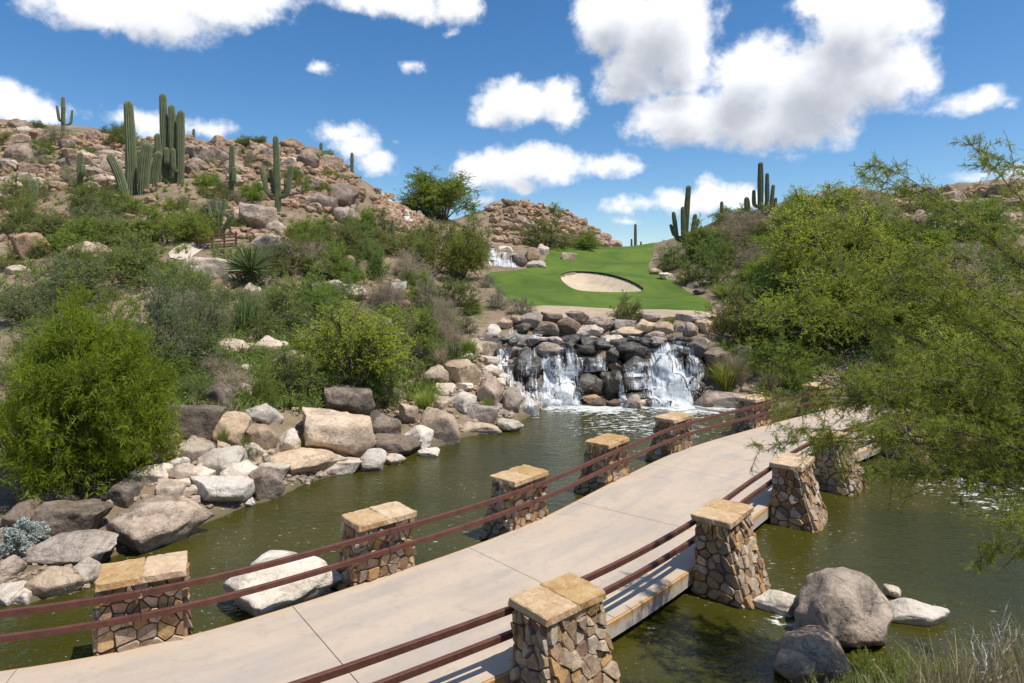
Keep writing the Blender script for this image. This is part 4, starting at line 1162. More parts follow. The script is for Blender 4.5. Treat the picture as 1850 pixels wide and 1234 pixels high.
# small leaping drops around the feet of the falls
dv = []; df = []
oct_v = np.array([(1, 0, 0), (-1, 0, 0), (0, 1, 0), (0, -1, 0), (0, 0, 1), (0, 0, -1)]) * 0.5
oct_f = np.array([(0, 2, 4), (2, 1, 4), (1, 3, 4), (3, 0, 4), (2, 0, 5), (1, 2, 5), (3, 1, 5), (0, 3, 5)])
for cx, cy, sx, sy, d, n in ((1012, 715, 34, 16, 31.2, 800), (1215, 708, 40, 18, 31.1, 900), (1010, 670, 14, 14, 32, 140), (1205, 650, 24, 16, 32.1, 220), (960, 715, 14, 10, 31.5, 60), (1085, 660, 10, 10, 32.1, 50), (1125, 715, 6, 10, 31.3, 40)):
    for i in range(n):
        q = P(cx + random.gauss(0, sx * .55), min(cy + random.gauss(0, sy * .6), 738), d - abs(random.gauss(0, .25)))
        s = random.uniform(.012, .042)
        df.append(oct_f + len(dv) * 6); dv.append(oct_v * np.array([s, s, s * random.uniform(1, 2.2)]) + q)
t = NT('spray'); SPRAY = t.done(t.bsdf((0.85, 0.87, 0.87), 0.5))
o = obj('spray', mesh_np('spray', np.vstack(dv), [np.vstack(df)], SPRAY), wf); o.location = (-5, -32, 0)
# the shallow pool behind the lip
STREAM = water_material('stream_water', (0.055, 0.05, 0.03), [], 0.7, 0.0, 0.06)
def flat_px(name, pxs, z, mat):
    q = [W(a, b, z) for a, b in pxs]
    o = obj(name, mesh_np(name, [(x, y, z) for x, y in q], [np.array([list(range(len(q)))])], mat)); return tag(o, kind='structure')
zl = EYE - (613 - HY) / FPX * 33.9
flat_px('upper_pool_water', [(868, 612), (900, 614), (960, 615), (1060, 614.5), (1180, 614.5), (1250, 614), (1275, 607), (1190, 604), (1050, 603), (890, 604)], zl, STREAM)
up = tag(empty('waterfall', (-1, 56, 7)), 'small white cascade dropping beside the left side of the golf green', 'waterfall')
for a in ([(882, 462, 10, 56.6), (880, 474, 10, 55.9), (882, 489, 14, 55.2)], [(905, 456, 16, 56.6), (904, 472, 17, 55.8), (906, 489, 18, 55.0)], [(928, 458, 10, 56.5), (926, 474, 11, 55.8), (930, 488, 16, 55.1)],
          [(888, 448, 6, 57.8), (892, 456, 10, 57.0), (890, 470, 12, 56.0)], [(915, 470, 16, 55.7), (918, 489, 24, 54.9)], [(886, 474, 14, 55.6), (888, 490, 20, 54.9)]):
    o = sheet(up, a, 0.72, 0.25); o.location = (1, -56, -7)
for x0, x1, y0, y1, l in ((870, 900, 462, 490, 'dark wet rock behind the left strands of the upper cascade'), (896, 926, 458, 490, 'dark wet rock behind the middle strands of the upper cascade'), (920, 946, 460, 488, 'dark wet rock behind the right strands of the upper cascade')):
    rock_px(x0, x1, y0, y1, 'wet', l, None, 'rock', d=56.4)
hi = tag(empty('waterfall', (-14, 72, 14)), 'thin highest cascade running down the rocky ridge left of the leafy tree', 'waterfall')
for a in ([(690, 350, 6, 73), (704, 364, 8, 71.5), (722, 374, 10, 70)], [(722, 372, 11, 70), (733, 382, 9, 69), (738, 400, 10, 68)], [(700, 360, 8, 72), (716, 372, 10, 70.6)]):
    a = [(px, py, w, (hit(px, py + 2)[1] if hit(px, py + 2) is not None else d) - 0.9) for px, py, w, d in a]
    o = sheet(hi, a, 0.8, 0.3); o.location = (14, -72, -14)

# ------------------------------------------------------------------ saguaros
def saguaro_material():
    t = NT('saguaro_skin')
    a = t.attr('tint').outputs['Fac']; p = t.pos()
    n = t.noise(p, 2.2, 5, 0.6)
    g = t.ramp(n, [(0.3, (0.075, 0.098, 0.042)), (0.7, (0.145, 0.168, 0.078))])
    col = t.mix(t.step(a, 0.35, 1.0, 0, 0.55), g, (0.30, 0.29, 0.18, 1))     # pale spines along each rib
    s = t.new('ShaderNodeSeparateXYZ'); t.set(s, 0, p)
    w = t.noise(t.mapping(p, (0.05, 0.05, 1.0)), 2.4, 3, 0.6)
    col = t.mix(t.step(w, 0.52, 0.66, 0, 0.45), col, (0.17, 0.155, 0.08, 1))
    return t.done(t.bsdf(col, 0.7, t.bump(t.noise(p, 20, 3), 0.3, 0.02), 0.25))
SAG = saguaro_material()
def column_mesh(path, radii, ribs=15, waist=True, name='trunk'):
    """a fluted column along a path with a domed tip"""
    path = np.array(path, float); radii = np.array(radii, float)
    n = max(14, int(np.linalg.norm(np.diff(path, axis=0), axis=1).sum() / 0.22))
    tt = np.linspace(0, len(path) - 1, n)
    c = np.column_stack([np.interp(tt, np.arange(len(path)), path[:, k]) for k in range(3)])
    r = np.interp(tt, np.arange(len(path)), radii)
    for _ in range(3):
        c[1:-1] = (c[:-2] + 2 * c[1:-1] + c[2:]) / 4
    d = np.gradient(c, axis=0); d /= np.linalg.norm(d, axis=1)[:, None]
    R_ = r[-1]
    for f in (0.25, 0.5, 0.72, 0.88, 0.97):
        c = np.vstack([c, c[n - 1] + d[n - 1] * R_ * f * 1.25]); d = np.vstack([d, d[n - 1]]); r = np.append(r, R_ * math.sqrt(max(0.0, 1 - f * f)))
    up = np.array([0.0, 1.0, 0.05]); V = []; T = []; F = []; m = ribs * 2
    for i in range(len(c)):
        x = np.cross(up, d[i]); x /= np.linalg.norm(x) + 1e-9; y = np.cross(d[i], x)
        wob = 1 + 0.05 * mnoise.noise(Vector((i * .35, radii[0] * 50, path[0][0])))
        for k in range(m):
            a = 2 * math.pi * k / m; rr = r[i] * wob * (1.06 if k % 2 == 0 else 0.86)
            V.append(c[i] + (x * math.cos(a) + y * math.sin(a)) * rr); T.append(1.0 if k % 2 == 0 else 0.0)
    for i in range(len(c) - 1):
        for k in range(m):
            F.append((i * m + k, i * m + (k + 1) % m, (i + 1) * m + (k + 1) % m, (i + 1) * m + k))
    V.append(c[-1] + d[-1] * r[-1] * .2); T.append(1.0); q = len(V) - 1; b = (len(c) - 1) * m
    tri = [(b + k, b + (k + 1) % m, q) for k in range(m)]
    return mesh_np(name, V, [np.array(F), np.array(tri)], SAG, False, {'tint': T})
def saguaro(bx, by, ty, wpx, arms, label, lean=0.0, d=None, group=None, taper=1.0):
    """arms: list of (px of elbow offset, foot py, side px of the upright, tip py, width px, depth shift)"""
    q = hit(bx, by)
    if d is None: d = q[1] if q is not None else 68
    x0, y0 = (bx - HX) / FPX * d, d; z0 = EYE - (by - HY) / FPX * d
    k = d / FPX
    root = tag(empty('saguaro', (x0, y0, z0 - 0.3)), label, 'cactus', group)
    h = (by - ty) * k + .3; r = wpx * k / 2
    root_local = lambda px, py, dy=0.0: (((px - bx) * k), dy, (by - py) * k + .3)
    obj('trunk', column_mesh([(0, 0, 0), root_local(bx + lean * .3, by - (by - ty) * .35), root_local(bx + lean * .6, by - (by - ty) * .65), root_local(bx + lean, ty + wpx * .6)],
                             [r * .85, r, r * 1.02, r * .86 * taper], 15 if wpx > 8 else 11), root)
    for (fy, ex, tx, tip, w, dy) in arms:
        ra = w * k / 2; f = (by - fy) / max(by - ty, 1); sx = bx + lean * f
        obj('arm', column_mesh([root_local(sx, fy, 0), root_local(sx + (ex - sx) * .55, fy + abs(ex - sx) * .1, dy * .6), root_local(ex, fy - abs(ex - sx) * .22, dy), root_local((ex * 2 + tx) / 3, fy - (fy - tip) * .45, dy),
                                root_local(tx, tip + w * .55, dy)], [ra * .7, ra * .9, ra, ra * 1.03, ra * .85], 13 if w > 7 else 9, name='arm'), root)
    return root
saguaro(239, 352, 181, 17, [], 'thick single-stemmed saguaro rising behind shorter stems, left of the tall cluster', lean=-7)
saguaro(236, 352, 264, 16, [], 'short fat upright saguaro stem in front of the thick single-stemmed one', lean=-1, taper=1.08)
saguaro(230, 366, 278, 15, [], 'saguaro stem leaning far to the left out of the clump', lean=-29, taper=1.1)
saguaro(247, 345, 270, 13, [], 'dark stubby saguaro stem between the two front stems', lean=4, d=53.5)
saguaro(258, 350, 256, 18, [], 'fat front saguaro stem leaning slightly to the right', lean=8, taper=1.08)
saguaro(276, 348, 273, 14, [], 'pale slanting saguaro stem right of the fat front one', lean=10, d=52.5, taper=1.1)
saguaro(288, 335, 240, 12, [], 'medium saguaro stem hugging the left side of the tallest one', lean=-3)
saguaro(300, 330, 168, 13.5, [(300, 306, 306, 268, 9, -.4)], 'tallest saguaro on the left hill, a straight slender column', lean=-6)
saguaro(314, 330, 188, 12.5, [], 'second tallest saguaro, directly right of the tallest', lean=-4)
saguaro(326, 332, 198, 13, [(310, 319, 319, 270, 8, -.5)], 'third tall saguaro of the cluster, rightmost and yellowish', lean=1)
saguaro(321, 330, 206, 10, [], 'thin saguaro stem tucked behind the rightmost tall one', lean=-1, d=55)
saguaro(114, 238, 174, 6.5, [(218, 106, 103, 190, 4.5, 0), (222, 118, 120, 192, 4.5, -.3), (224, 125, 127, 197, 4, .3)], 'candelabra saguaro with three arms against the sky at far left')
saguaro(145, 352, 274, 10, [(318, 156, 155, 298, 8, -.3)], 'one-armed saguaro among boulders on the left hill')
saguaro(60, 372, 322, 15, [], 'stubby young saguaro without arms at far left')
saguaro(419, 352, 260, 9.5, [(330, 425, 426, 302, 8, -.3)], 'saguaro with one low arm between the tall cluster and the branching one')
saguaro(503, 388, 244, 11, [(352, 482, 472, 300, 8.5, 0), (352, 490, 484, 304, 6.5, .5), (354, 520, 526, 297, 9.5, 0), (348, 513, 511, 320, 7, .6)], 'branching saguaro with four upturned arms in the middle of the left hill', lean=-5)
saguaro(636, 308, 275, 6, [], 'small saguaro on the skyline at the right shoulder of the left hill')
saguaro(580, 272, 257, 5.5, [], 'tiny saguaro in bushes on the skyline')
saguaro(350, 252, 232, 5, [], 'tiny lone saguaro on the skyline right of the tall cluster')
saguaro(710, 450, 396, 6, [(430, 698, 695, 418, 4.5, 0)], 'thin saguaro with one left arm in the gully thicket')
saguaro(758, 484, 449, 10.5, [], 'short thick saguaro stump-like column in pale scrub')
saguaro(1237, 446, 334, 10, [(434, 1222, 1217, 382, 8, 0), (428, 1219, 1214, 404, 6.5, .4), (430, 1232, 1231, 374, 8, -.5), (430, 1251, 1256, 386, 8, 0), (434, 1256, 1263, 394, 7.5, .5)], 'many-armed saguaro leaning on the skyline right of the green', lean=7)
saguaro(1374, 395, 292, 10, [(372, 1364, 1364, 342, 7, .3), (374, 1386, 1386, 312, 7.5, 0), (378, 1394, 1397, 333, 7, 0), (384, 1402, 1404, 356, 6, .3)], 'tall saguaro with clustered upright arms on the right skyline')
saguaro(1351, 392, 355, 10, [], 'short leaning saguaro left of the tall one on the right skyline', lean=-2)
saguaro(1304, 398, 363, 6.5, [], 'small saguaro between the two big ones on the right skyline')
saguaro(1635, 364, 331, 6, [(352, 1629, 1629, 338, 4.5, 0), (354, 1641, 1642, 344, 4.5, 0)], 'dark small saguaro with stubby arms on the right hilltop')
saguaro(1148, 462, 404, 5, [], 'distant bare saguaro column beyond the green', d=96)
saguaro(1141, 462, 431, 3.5, [], 'distant shorter saguaro left of the bare column beyond the green', d=97)
saguaro(1158, 462, 436, 3.5, [], 'distant faint saguaro right of the bare column beyond the green', d=99)
# organ-pipe like clump
def stem_clump(px, py, n, hpx, wpx, spread, label):
    q = hit(px, py); k = q[1] / FPX
    root = tag(empty('organ_pipe_cactus', tuple(q)), label, 'cactus')
    for i in range(n):
        a = random.uniform(-1, 1); b = random.uniform(-1, 1); h = hpx * k * random.uniform(.55, 1)
        obj('stem', column_mesh([(a * .15, b * .15, -.1), (a * spread * k * .35, b * spread * k * .3, h * .3), (a * spread * k * .75, b * spread * k * .5, h * .7), (a * spread * k, b * spread * k * .6, h)], [wpx * k * .4, wpx * k * .5, wpx * k * .5, wpx * k * .4], 7, name='stem'), root)
stem_clump(394, 430, 13, 68, 6, 28, 'clump of thin upright cactus stems above the hill path railing')

# ------------------------------------------------------------------ plants
class Plant:
    def __init__(s): s.seg = []; s.lv = []; s.lf = []; s.lt = []; s.nl = 0
    def segs(s, p0, p1, r0, r1): s.seg.append((p0, p1, np.broadcast_to(r0, (len(p0),)).astype(float), np.broadcast_to(r1, (len(p0),)).astype(float)))
    def leaves(s, c, d, L, Wd, tint, fold=0.25):
        n = len(c); d = nrm(d)
        side = nrm(np.cross(d, rng.normal(size=(n, 3))))
        nor = np.cross(side, d)
        L = np.broadcast_to(L, (n,))[:, None]; Wd = np.broadcast_to(Wd, (n,))[:, None]
        v = np.stack([c, c + d * L * .45 + side * Wd * .5 + nor * Wd * fold, c + d * L, c + d * L * .45 - side * Wd * .5 + nor * Wd * fold], 1).reshape(-1, 3)
        s.lv.append(v); s.lf.append(np.arange(n * 4).reshape(-1, 4) + s.nl); s.nl += n * 4
        s.lt.append(np.repeat(np.broadcast_to(tint, (n,)), 4))
    def blades(s, base, tip, ctrl, w, tint, k=5):
        """curved tapering blades"""
        n = len(base); t = np.linspace(0, 1, k)[None, :, None]
        c = (1 - t) ** 2 * base[:, None] + 2 * t * (1 - t) * ctrl[:, None] + t * t * tip[:, None]
        side = nrm(np.cross(tip - base, rng.normal(size=(n, 3))))[:, None]
        ww = (np.broadcast_to(w, (n,))[:, None] * np.array([.7, 1, .9, .6, .06])[:k] if k == 5 else np.broadcast_to(w, (n,))[:, None] * np.linspace(1, .1, k))[:, :, None]
        v = np.stack([c - side * ww * .5, c + side * ww * .5], 2).reshape(-1, 3)
        b = (np.arange(n)[:, None] * 2 * k + np.arange(k - 1)[None] * 2).ravel()
        s.lf.append(np.column_stack([b, b + 1, b + 3, b + 2]) + s.nl); s.lv.append(v); s.nl += len(v)
        s.lt.append(np.repeat(np.broadcast_to(tint, (n,)), 2 * k))
    def stem_mesh(s, name, mat, sides=5):
        p0 = np.vstack([q[0] for q in s.seg]); p1 = np.vstack([q[1] for q in s.seg]); r0 = np.concatenate([q[2] for q in s.seg]); r1 = np.concatenate([q[3] for q in s.seg])
        d = nrm(p1 - p0); a = nrm(np.cross(d, np.array([.31, .77, .55]))); b = np.cross(d, a)
        V = []
        for p, r in ((p0, r0), (p1 + d * (r1 * .5)[:, None], r1)):
            for k in range(sides):
                an = 2 * math.pi * k / sides
                V.append(p + (a * math.cos(an) + b * math.sin(an)) * r[:, None])
        V = np.stack(V, 1); n = len(p0); m = sides * 2
        base = (np.arange(n) * m)[:, None]
        F = np.concatenate([np.column_stack([base[:, 0] + k, base[:, 0] + (k + 1) % sides, base[:, 0] + sides + (k + 1) % sides, base[:, 0] + sides + k]) for k in range(sides)])
        return mesh_np(name, V.reshape(-1, 3), [F], mat, True)
    def leaf_mesh(s, name, mat):
        return mesh_np(name, np.vstack(s.lv), [np.vstack(s.lf)], mat, False, {'tint': np.concatenate(s.lt)})

def bez(a, b, c, t):
    t = t[..., None]
    return (1 - t) ** 2 * a + 2 * t * (1 - t) * b + t * t * c
def shrub(ns=26, n2=9, n3=4, nl=7, leafL=.035, leafW=.012, phimax=88, low=.12, twig=.22, sub=.10, stemr=.008, up=.25, droop=0.0, ragged=.35, zpow=1.0):
    """unit plant, one wide and one tall: arching stems, twigs, sprigs, leaves"""
    P_ = Plant()
    th = rng.uniform(0, 2 * np.pi, ns); ph = np.radians(phimax) * np.sqrt(rng.uniform(0.0, 1, ns))
    ln = rng.uniform(1 - ragged, 1, ns)
    base = np.column_stack([np.cos(th), np.sin(th), np.zeros(ns)]) * rng.uniform(0, .07, ns)[:, None]
    tip = np.column_stack([np.sin(ph) * np.cos(th) * .46, np.sin(ph) * np.sin(th) * .46, low + (0.92 - low) * np.cos(ph) ** zpow]) * ln[:, None]
    ctrl = tip * .5 + np.array([0, 0, 1]) * (.10 + .1 * np.sin(ph))[:, None] + rng.normal(0, .04, (ns, 3))
    k = 6; tt = np.linspace(0, 1, k + 1)
    pts = bez(base[:, None], ctrl[:, None], tip[:, None], np.broadcast_to(tt, (ns, k + 1)))
    r = stemr * (1 - .75 * tt)
    for i in range(k): P_.segs(pts[:, i], pts[:, i + 1], r[i], r[i + 1])
    # twigs
    t2 = rng.uniform(.32, 1.0, (ns, n2)) ** .8
    o2 = bez(base[:, None], ctrl[:, None], tip[:, None], t2).reshape(-1, 3)
    sd = nrm(tip - ctrl); sd = np.repeat(sd, n2, 0)
    d2 = nrm(sd * .55 + nrm(rng.normal(size=o2.shape)) * .85 + np.array([0, 0, up]))
    l2 = twig * rng.uniform(.45, 1.1, len(o2))
    e2 = o2 + d2 * l2[:, None] - np.array([0, 0, 1]) * (droop * l2 ** 1.0)[:, None]
    P_.segs(o2, e2, stemr * .3, stemr * .12)
    clump = rng.uniform(0, 1, len(o2))
    # sprigs and leaves
    t3 = rng.uniform(.15, 1.0, (len(o2), n3))
    o3 = (o2[:, None] + (e2 - o2)[:, None] * t3[..., None]).reshape(-1, 3)
    d3 = nrm(np.repeat(nrm(e2 - o2), n3, 0) * .6 + nrm(rng.normal(size=o3.shape)) * .8 + np.array([0, 0, up * .6 - droop]))
    l3 = sub * rng.uniform(.4, 1.1, len(o3)); e3 = o3 + d3 * l3[:, None]
    P_.segs(o3, e3, stemr * .12, stemr * .06)
    if nl:
        t4 = rng.uniform(.0, 1.05, (len(o3), nl))
        c = (o3[:, None] + (e3 - o3)[:, None] * t4[..., None]).reshape(-1, 3)
        d4 = np.repeat(d3, nl, 0) * .7 + nrm(rng.normal(size=c.shape)) * .8 + np.array([0, 0, -droop])
        tint = np.clip(np.repeat(np.repeat(clump, n3), nl) * .6 + rng.uniform(0, .4, len(c)), 0, 1)
        P_.leaves(c, d4, leafL * rng.uniform(.6, 1.25, len(c)), leafW * rng.uniform(.7, 1.2, len(c)), tint)
    return P_
def tuft(n=420, h=1.0, spread=.45, w=.012, curve=.5, plume=0):
    P_ = Plant()
    th = rng.uniform(0, 2 * np.pi, n); s = np.sqrt(rng.uniform(0, 1, n)) * spread; hh = h * rng.uniform(.5, 1, n)
    base = np.column_stack([np.cos(th), np.sin(th), 0 * th]) * (rng.uniform(0, .12, n))[:, None]
    tip = np.column_stack([np.cos(th) * s, np.sin(th) * s, hh * (1 - curve * (s / spread) ** 2 * .6)])
    ctrl = base + np.column_stack([np.cos(th) * s * .35, np.sin(th) * s * .35, hh * .75])
    P_.blades(base, tip, ctrl, w * rng.uniform(.6, 1.2, n), rng.uniform(0, 1, n))
    P_.segs(base[:6], base[:6] + np.array([0, 0, .05]), .01, .01)
    return P_
def rosette(n=150, w=.035):
    P_ = Plant()
    z = rng.uniform(-.25, 1, n); th = rng.uniform(0, 2 * np.pi, n); r = np.sqrt(np.maximum(0, 1 - z * z))
    d = np.column_stack([r * np.cos(th), r * np.sin(th), z]); L = rng.uniform(.42, .52, n)
    base = np.array([[0, 0, .38]]) + d * .04
    tip = base + d * L[:, None]; tip[:, 2] = np.maximum(tip[:, 2], .02)
    P_.blades(base, tip, (base + tip) / 2 + np.array([0, 0, .02]), w, rng.uniform(0, 1, n))
    P_.segs(np.array([[0, 0, -.05]]), np.array([[0, 0, .4]]), .06, .06)
    return P_

PROTO = {}
def proto(kind):
    g = {
     'creosote': lambda: (shrub(30, 10, 4, 10, .028, .010, ragged=.45), 'creosote', BARK),
     'verde':    lambda: (shrub(30, 10, 5, 10, .030, .009, low=.18, up=.35, ragged=.45), 'verde', BARK),
     'greygreen':lambda: (shrub(26, 10, 4, 8, .024, .009, up=.4, ragged=.55), 'greygreen', BARK),
     'olive':    lambda: (shrub(32, 10, 4, 9, .032, .014, ragged=.2), 'olive', BARK),
     'sage':     lambda: (shrub(40, 9, 4, 7, .030, .008, up=.45, ragged=.18, twig=.16), 'sage', TWIG),
     'dry':      lambda: (shrub(44, 11, 5, 2, .045, .006, up=.2, stemr=.006, twig=.26, sub=.14, droop=.15), 'dry', TWIG),
     'mesquite': lambda: (shrub(18, 16, 6, 10, .028, .0075, phimax=80, low=.30, twig=.26, sub=.13, stemr=.016, droop=.25, ragged=.4), 'mesquite', BARK),
     'tree':     lambda: (shrub(22, 20, 6, 9, .028, .011, phimax=84, low=.34, twig=.24, sub=.12, stemr=.011, ragged=.3, up=.15, droop=.1), 'verde', BARK),
     'silver':   lambda: (shrub(30, 8, 3, 6, .06, .03, ragged=.3, twig=.16, sub=.08), 'silver', TWIG),
     'grass':    lambda: (tuft(420, 1, .5, .014), 'grass', TWIG),
     'straw':    lambda: (tuft(420, 1, .5, .010), 'straw', TWIG),
     'yucca':    lambda: (rosette(), 'yucca', BARK),
     'reed':     lambda: (tuft(140, 1, .42, .03, .25), 'yucca', BARK),
    }
    return g[kind]()
KNAME = {'creosote': 'shrub', 'verde': 'shrub', 'greygreen': 'shrub', 'olive': 'shrub', 'sage': 'shrub', 'dry': 'dry_shrub', 'mesquite': 'mesquite_tree', 'tree': 'tree', 'silver': 'silver_shrub',
         'grass': 'grass_clump', 'straw': 'grass_clump', 'yucca': 'yucca', 'reed': 'yucca'}
NVAR = {'creosote': 4, 'verde': 4, 'greygreen': 3, 'olive': 3, 'sage': 2, 'dry': 3, 'mesquite': 3, 'tree': 1, 'silver': 1, 'grass': 2, 'straw': 2, 'yucca': 1, 'reed': 1}
_pc = [0]
def plant(kind, loc, w, h, label, group=None, rz=None, dp=None):
    _pc[0] += 1
    v = _pc[0] % NVAR[kind]
    if (kind, v) not in PROTO:
        pl, lm, bk = proto(kind)
        o = empty(KNAME[kind])
        crown = 'crown' if KNAME[kind].endswith('tree') else ('blades' if kind in ('grass', 'straw', 'yucca', 'reed') else 'foliage')
        obj(crown, pl.leaf_mesh(crown, LEAF[lm]), o)
        if crown != 'blades': obj('trunk' if crown == 'crown' else 'stems', pl.stem_mesh('stems', bk), o)
        PROTO[(kind, v)] = o
    else:
        o = copy_tree(PROTO[(kind, v)])
    for k in ('label', 'group'):
        if k in o: del o[k]
    o.location = loc; o.scale = (w, dp or w, h); o.rotation_euler = (0, 0, random.uniform(0, 6.28) if rz is None else rz)
    cat = {'shrub': 'shrub', 'dry_shrub': 'shrub', 'mesquite_tree': 'tree', 'tree': 'tree', 'silver_shrub': 'shrub', 'grass_clump': 'grass', 'yucca': 'yucca'}[KNAME[kind]]
    return tag(o, label, cat, group)
def plant_px(kind, px, by, ty, wpx, label, group=None, d=None):
    q = hit(px, by)
    if d is not None or q is None:
        d = d or 66
        q = np.array([(px - HX) / FPX * d, d, float(land((px - HX) / FPX * d, d))])
    k = q[1] / FPX
    return plant(kind, (q[0], q[1] + wpx * k * .2, min(q[2], float(land(q[0], q[1] + wpx * k * .2))) - 0.05), wpx * k, (by - ty) * k * 1.05 + .05, label, group)

